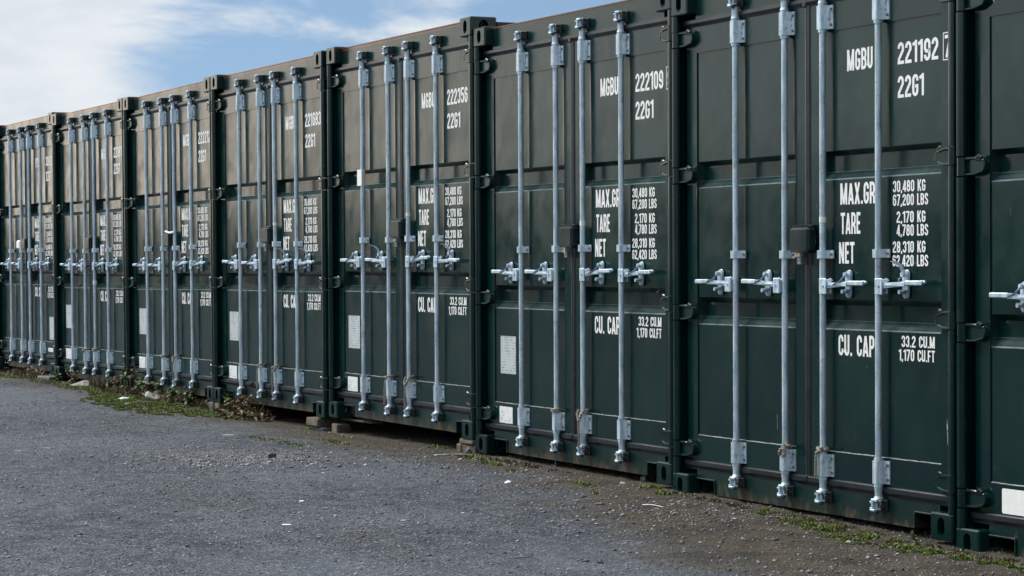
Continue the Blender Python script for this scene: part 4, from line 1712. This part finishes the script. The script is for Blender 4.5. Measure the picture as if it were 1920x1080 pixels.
tufts('moss', [(-19.2, -.40, 1.25, .30), (-18.3, -.22, .9, .22), (-20.3, -.22, .9, .22), (-17.7, -.12, .45, .12), (-19.8, -.05, .9, .15)], M_moss,
      'bright green mat of moss and grass in front of the containers stencilled 222212 and 221819', 'moss', .008, .0038, 60000, 3)
tufts('moss', [(-21.6, -.12, .9, .20), (-22.8, -.12, .8, .16), (-24.2, -.18, .55, .12), (-24.8, -.14, .3, .1), (-20.8, -.10, .6, .16)], M_moss,
      'thin green moss along the foot of the farthest containers', 'moss', .008, .0038, 30000, 4)
tufts('moss', [(-9.6, -.07, .5, .08), (-9.05, -.14, .55, .11), (-8.55, -.20, .5, .11), (-8.75, -.29, .3, .05), (-8.0, -.16, .4, .09), (-7.5, -.17, .35, .07), (-7.0, -.12, .4, .08)],
      M_moss, 'green moss growing along the sill of the two nearest containers', 'moss', .006, .0034, 70000, 5)
tufts('moss', [(-13.0, -.14, .22, .05), (-12.6, -.20, .15, .04), (-12.2, -.26, .10, .03), (-10.95, -.05, .14, .07), (-10.75, -.12, .10, .04), (-11.3, -.26, .18, .03), (-10.9, -.42, .12, .03)],
      M_moss, 'small cushions of moss scattered in front of the container stencilled 222109', 'moss', .012, .0045, 24000, 6)
tufts('moss', [(-15.2, -.10, .16, .05), (-13.9, .02, .14, .05), (-14.9, -.32, .5, .05), (-14.3, -.30, .25, .04), (-15.0, -.65, .6, .06), (-16.1, -.02, .14, .05)],
      M_moss, 'patchy olive moss on the tarmac in front of the container stencilled 222356', 'moss', .008, .0045, 9000, 7)
tufts('dry_grass', [(-19.6, .0, 1.3, .12), (-21.4, .02, 1.2, .10), (-20.5, -.12, .5, .14), (-18.75, .02, .35, .06), (-23.9, -.06, 1.0, .10), (-17.5, .03, .3, .06)], M_drygrass,
      'tangle of brown dead grass along the foot of the far containers', 'dry grass', .055, .004, 5000, 8, 1.3, .05)
tufts('dry_grass', [(-10.3, -.05, .5, .06), (-9.3, -.04, .6, .05), (-8.0, -.08, .6, .06), (-12.6, -.05, .7, .05)], M_drygrass,
      'short brown debris and roots along the sills of the nearest containers', 'dry grass', .010, .004, 12000, 9, 1.0, .012)


# ------------------------------------------------------------------ weeds
def leaf_shape(l, w, bend=.3, n=4):
    """a pointed leaf along +x with a fold and a droop; returns verts, faces"""
    vs, fs = [], []
    for k in range(n+1):
        t = k/n
        ww = w*math.sin(math.pi*min(1, t*.92+.08))**.8*(1-.2*t)
        z = -bend*l*t*t
        vs += [(l*t, -ww, z+ww*.35), (l*t, 0, z), (l*t, ww, z+ww*.35)]
    for k in range(n):
        a = k*3
        fs += [(a, a+3, a+4, a+1), (a+1, a+4, a+5, a+2)]
    return vs, fs


def weed(x, y, h, nl, leaf_l, lab, mat=None, seed=0, stems=3, spread=.5, dry=False, zoff=0.0, group='weeds along the foot of the containers'):
    rr = random.Random(seed)
    mat = mat or M_leaf
    z0 = gz(x, y)+zoff
    r_ = empty('weed', (x, y, z0))
    tag(r_, lab, 'weed', group)
    st = MB()
    lf = MB()
    for s in range(stems):
        a = rr.uniform(0, 6.28)
        ln = h*rr.uniform(.65, 1.05)
        dx, dy = math.cos(a)*spread*ln*rr.uniform(.2, 1), math.sin(a)*spread*ln*rr.uniform(.1, .7)
        pa = []
        for k in range(7):
            t = k/6
            pa.append((dx*t*t+rr.uniform(-.006, .006), dy*t*t+rr.uniform(-.006, .006), ln*t*(1-.15*t)))
        st.tube(pa, .003 if not dry else .0045, 5, .4)
        for q_ in range(nl):
            t = rr.uniform(.15, 1.0)
            k = min(5, int(t*6))
            p = Vector(pa[k]).lerp(Vector(pa[k+1]), t*6-k if k < 5 else 1)
            l = leaf_l*rr.uniform(.6, 1.2)
            v, f = leaf_shape(l, l*.30, rr.uniform(.1, .6))
            rot = Matrix.Rotation(rr.uniform(0, 6.28), 3, 'Z') @ Matrix.Rotation(rr.uniform(-.9, .3), 3, 'Y') @ Matrix.Rotation(rr.uniform(-.6, .6), 3, 'X')
            lf.add([(rot @ Vector(c))+p for c in v], f)
    obj('stem', st.mesh('stem', M_stem), r_)
    lo = obj('leaves', lf.mesh('leaves', mat, True, 1.2), r_)
    lo['kind'] = 'stuff'
    return r_


wl = [
    (-20.55, -.06, .30, 12, .045, 'leafy green weed in front of the left foot of the container stencilled 222212'),
    (-20.25, -.02, .22, 12, .05, 'low bushy weed with green leaves under the first bar of the container stencilled 222212'),
    (-19.85, .02, .26, 12, .05, 'green weed under the second bar of the container stencilled 222212'),
    (-19.35, .00, .16, 12, .045, 'small green weed under the third bar of the container stencilled 222212'),
    (-18.85, -.02, .13, 14, .04, 'bright green weed just left of the bricks between the containers stencilled 222212 and 221683'),
    (-17.95, .02, .22, 16, .045, 'green sprig with round leaves by the fork pocket of the container stencilled 221683'),
    (-20.9, -.10, .14, 10, .04, 'small weed left of the gap between the containers stencilled 221819 and 222212'),
    (-22.85, -.06, .10, 10, .04, 'small weed at the left foot of the container stencilled 221819'),
]
for k, (x, y, h, nl, ll, lab) in enumerate(wl):
    weed(x, y, h, nl, ll, lab, None, 30+k, 5)
for k, (x, y, h, lab) in enumerate(((-22.3, -.05, .16, 'brown dried weed under the first bar of the container stencilled 221819'),
                                    (-21.05, .0, .16, 'brown dried weed right of the right foot of the container stencilled 221819'),
                                    (-20.05, .0, .20, 'brown matted weed below the second bar of the container stencilled 222212'),
                                    (-18.95, .02, .20, 'brown dead weed under the fourth bar of the container stencilled 222212'),
                                    (-17.85, .02, .13, 'brown dead weed right of the bricks under the container stencilled 221683'),
                                    (-24.1, -.05, .12, 'brown dead weed below the third bar of the container stencilled PS 30028'))):
    weed(x, y, h, 12, .05, lab, M_dead, 60+k, 5, .6, True)


def climber(i, x, z0, z1, y, lab, seed, wob=.03, dens=60):
    """dead creeper climbing (or hanging on) the door, with crumpled leaves along it"""
    rr = random.Random(seed)
    base = at(i, x, y, 0)
    r_ = empty('dead_creeper', (base.x, base.y, 0))
    tag(r_, lab, 'creeper', 'dead creepers on the containers')
    st, lf = MB(), MB()
    for s in range(4):
        pa = []
        ox = rr.uniform(-.03, .03)
        for k in range(12):
            t = k/11
            pa.append((ox*(1-t)+rr.uniform(-wob, wob)*.5+.05*math.sin(t*3+s)*.5, rr.uniform(-.015, .01), z0+(z1-z0)*t*(.8+.06*s)))
        st.tube(pa, .004, 5, .4)
        for q_ in range(dens//4):
            p = Vector(pa[rr.randrange(12)])+Vector((rr.uniform(-.03, .03), rr.uniform(-.03, .0), rr.uniform(-.03, .03)))
            l = rr.uniform(.015, .045)
            v, f = leaf_shape(l, l*.35, rr.uniform(.2, .9))
            rot = Matrix.Rotation(rr.uniform(0, 6.28), 3, 'Z') @ Matrix.Rotation(rr.uniform(-1.4, 1.4), 3, 'Y')
            lf.add([(rot @ Vector(c))+p for c in v], f)
    obj('stem', st.mesh('stem', M_stem), r_)
    lo = obj('leaves', lf.mesh('leaves', M_dead, True, 1.2), r_)
    lo['kind'] = 'stuff'


climber(3, .36, -.02, .32, -.02, 'dead brown creeper climbing the left edge of the container stencilled 222212', 71)
climber(1, 1.90, .0, .15, -.01, 'dead leaves caught on the fourth bar of the container stencilled PS 30028', 72, .05, 90)
climber(3, 1.80, .0, .13, .02, 'thin dead stem below the fourth bar of the container stencilled 222212', 73, .015, 16)

# heap of dead leaves under 221683: every curled leaf its own piece
LM = []
for k in range(6):
    rr = random.Random(90+k)
    m = MB()
    l = 1.0
    n = 5
    vs, fs = [], []
    for a in range(n+1):
        t = a/n
        ww = .26*math.sin(math.pi*min(1, t*.9+.1))
        z = -.5*t*t*rr.uniform(.2, 1)
        cu = rr.uniform(.3, 1.1)
        vs += [(t, -ww, z+ww*cu), (t, -ww*.4, z+.02), (t, ww*.4, z), (t, ww, z+ww*cu)]
    for a in range(n):
        for b in range(3):
            q_ = a*4+b
            fs.append((q_, q_+4, q_+5, q_+1))
    m.add(vs, fs)
    m.tube([(-.35, 0, .02), (0, 0, 0)], .02, 4)
    LM.append(m.mesh('leaf', M_dead, True, 1.2))
hx, hy = -17.42, -.02
heap = empty('leaf_heap', (hx, hy, gz(hx, hy)))
tag(heap, 'heap of curled dead brown leaves lying under the door of the container stencilled 221683', 'leaf heap')
rr = random.Random(12)
for k in range(110):
    t = rr.gauss(0, .5)
    x = max(-1, min(1, t))*.36
    y = rr.gauss(0, .07)
    top = .17*math.exp(-(x/.30)**2)*math.exp(-(y/.13)**2)
    z = rr.uniform(.0, 1)*top+.006
    o = obj('leaf', LM[k % 6], heap, (x, y, z), (rr.uniform(-.7, .7), rr.uniform(-1.0, .5), rr.uniform(0, 6.28)))
    s = rr.uniform(.045, .095)
    o.scale = (s, s, s)
# a few sticks out of the heap
for k, (dx, dz, lab) in enumerate(((.16, .24, 'twig standing up from the left of the dead leaf heap'), (.30, .17, 'twig leaning right out of the dead leaf heap'))):
    m = MB()
    m.tube([(0, 0, 0), (dx*.5, 0, dz*.5), (dx, -.01, dz)], .006, 6, .5)
    m.add(*[(lambda v, f: ([Vector(c)+Vector((dx-.01, -.01, dz-.01)) for c in v], f))(*leaf_shape(.07, .02, -.6))][0])
    o = obj('twig', m.mesh('twig', M_dead), None, (hx-.05+k*.25, hy+.0, gz(hx, hy)+.02))
    tag(o, lab, 'twig')

# ------------------------------------------------------------------ litter and stones
# curved white plastic sheet
m = MB()
vs, fs = [], []
n = 16
for k in range(n+1):
    t = k/n
    x = -.17+.34*t
    zz = .006+.040*max(0, (.20-t)/.20)**1.2+.012*math.sin(t*9)**2*t
    w = .075*(1-.25*t)
    vs += [(x, -w, zz*.6), (x, -w*.3, zz+.01), (x, w*.5, zz+.016), (x, w, zz+.014+.010*math.sin(7*t))]
for k in range(n):
    for b in range(3):
        a = k*4+b
        fs.append((a, a+4, a+5, a+1))
m.add(vs, fs)
o = obj('plastic_sheet', m.mesh('plastic_sheet', M_plastic, True, 1.2), None, (-19.66, .03, gz(-19.65, -.02)+.010), (0, 0, 1.05))
md = o.modifiers.new('thick', 'SOLIDIFY')
md.thickness = .003
tag(o, 'long curled white plastic sheet lying on the moss below the container stencilled 222212', 'plastic sheet')


def px_ground(u, v, z=-.03):
    d = fw+r2*((u-960.007)/4490.28)-u2*((v-640.33)/4490.28)
    for _ in range(4):
        t = (z-CAM.z)/d.z
        p = CAM+d*t
        z = gz(p.x, p.y)
    return p


def scrap(u, v, sx, sy, sz, lab, mat=M_litter, name='litter_scrap', cat='litter', seed=0, rot=None):
    p = px_ground(u, v)
    rr = random.Random(seed+int(u))
    m = MB()
    vs = []
    n = 7
    for k in range(n):
        a = 6.283*k/n
        q_ = rr.uniform(.65, 1.1)
        vs.append((math.cos(a)*sx*q_, math.sin(a)*sy*q_))
    c = [(x, y, sz*rr.uniform(.2, 1.0)) for x, y in vs]
    m.add([(x*.9, y*.9, 0) for x, y in vs]+c+[(0, 0, sz*1.3)], [(k, (k+1) % n, n+(k+1) % n, n+k) for k in range(n)]+[(n+k, n+(k+1) % n, 2*n) for k in range(n)])
    o = obj(name, m.mesh(name, mat, False), None, (p.x, p.y, p.z-.001), (0, 0, rr.uniform(0, 3) if rot is None else rot))
    tag(o, lab, cat)
    return o


scrap(953, 907, .032, .022, .016, 'crumpled white paper scrap on the tarmac below the container stencilled 222109')
scrap(567, 940, .018, .014, .005, 'tiny flat white scrap in the middle of the yard')
scrap(537, 984, .024, .020, .004, 'flat white square scrap lowest in the yard')
scrap(868, 963, .014, .012, .006, 'small white speck of litter right of centre in the yard')
scrap(756, 976, .022, .006, .004, 'thin pale splinter of litter in the centre foreground')
scrap(1166, 909, .018, .014, .014, 'small white pebble under the right half of the container stencilled 222109', M_litter, 'pebble', 'stone')
scrap(1591, 1018, .012, .009, .010, 'small white pebble on the brown dirt right of the moss', M_litter, 'pebble', 'stone')
scrap(1534, 1011, .016, .010, .008, 'pale flat pebble left of the white one on the brown dirt', M_stone, 'pebble', 'stone')
scrap(231, 750, .05, .045, .022, 'crumpled white paper on the moss below the gap before the container stencilled 222212')
scrap(244, 758, .06, .04, .012, 'flat blue and white wrapper at the left of the moss mat', simple('blue_wrapper', (.35, .45, .52), (.6, .66, .70), 20, .5))
scrap(268, 744, .055, .04, .03, 'reddish scrap of cloth at the foot of the container stencilled 222212', simple('red_cloth', (.30, .12, .08), (.45, .36, .32), 20, .9))
scrap(238, 733, .05, .03, .03, 'white scrap caught at the foot of the container stencilled 222212')
scrap(12, 690, .06, .03, .02, 'pale scrap at the foot of the farthest container')
scrap(160, 725, .16, .05, .05, 'pale ragged sheet on the dirt below the container stencilled 221819', M_plastic)
scrap(60, 703, .16, .06, .07, 'brown ragged debris at the foot of the container stencilled PS 30028', M_timber, 'debris', 'debris')
scrap(92, 840, .05, .016, .002, 'worn streak of white paint flake at the left of the yard', M_stick0, rot=.6)
scrap(36, 845, .05, .012, .002, 'smaller white flake left of the worn white streak', M_stick0, rot=.5)
scrap(425, 816, .07, .012, .004, 'thin pale stick on the tarmac below the dead leaf heap')
scrap(877, 850, .032, .026, .034, 'rounded grey stone beside the left foot of the container stencilled 222109', M_stone, 'stone', 'stone')
scrap(510, 859, .026, .022, .030, 'dark stone standing alone in the middle left of the yard', simple('dark_stone', (.03, .032, .036), (.08, .085, .09), 40, .85), 'stone', 'stone')
scrap(1207, 903, .022, .018, .026, 'small pale stone under the right foot of the container stencilled 222109', M_stone, 'stone', 'stone')
scrap(1126, 1056, .022, .018, .016, 'grey stone in the foreground right of centre', M_stone, 'stone', 'stone')
scrap(1711, 1012, .012, .012, .035, 'upright pale pebble under the right foot of the container stencilled 221192', M_brick, 'pebble', 'stone')
# bent metal strip
p = px_ground(853, 854)
m = MB()
vs, fs = [], []
for k in range(9):
    t = k/8
    x = -.13+.26*t
    z = .003+.005*math.sin(t*3.14)
    vs += [(x, -.008, z), (x, .008, z+.003)]
m.add(vs, [(2*k, 2*k+2, 2*k+3, 2*k+1) for k in range(8)])
o = obj('metal_strip', m.mesh('metal_strip', M_strip), None, (p.x, p.y, p.z), (0, 0, 1.15))
md = o.modifiers.new('thick', 'SOLIDIFY')
md.thickness = .003
tag(o, 'thin bent metal strip lying beside the grey stone between the containers stencilled 222356 and 222109', 'metal strip')
# twigs in the foreground
for (u, v, du, dv, lab) in ((965, 1048, 48, 3, 'thin forked twig lying in the foreground right of centre'), (985, 899, 18, -2, 'short black stick on the tarmac below the container stencilled 222109'),
                            (1205, 948, 38, 4, 'thin pale straw on the tarmac below the corner between the two nearest whole containers')):
    a, b = px_ground(u, v), px_ground(u+du, v+dv)
    c = (a+b)/2
    m = MB()
    m.tube([a-c+Vector((0, 0, .004)), (a-c)*.3+Vector((.004, .004, .009)), (b-c)*.4+Vector((0, 0, .008)), b-c+Vector((0, 0, .004))], .0022, 6, .6)
    if du == 48:
        m.tube([(a-c)*.3+Vector((0, 0, .008)), (a-c)*.6+Vector((.02, .05, .012))], .0025, 5, .6)
    o = obj('twig', m.mesh('twig', M_tape if 'straw' in lab else M_stem), None, c)
    tag(o, lab, 'twig')
# a thin wire hanging to a weight below the second bar of 222109
m = MB()
a = Vector((0, 0, 0))
m.tube([(0, .02, .10), (.004, .018, .02), (.014, .012, -.03), (.034, 0, -.066)], .0014, 5)
m.tube([(.028, .0, -.074), (.044, -.002, -.068)], .009, 8)
o = on_container('hanging_wire', m.mesh('hanging_wire', M_bolt), 6, BARX[1], 0, 'thin wire with a small weight hanging below the second bar of the container stencilled 222109', 'wire')
# small sprout between the two nearest containers
weed(-8.52, -.10, .055, 5, .024, 'tiny green sprout in the gap between the two nearest containers', None, 99, 2, .5)
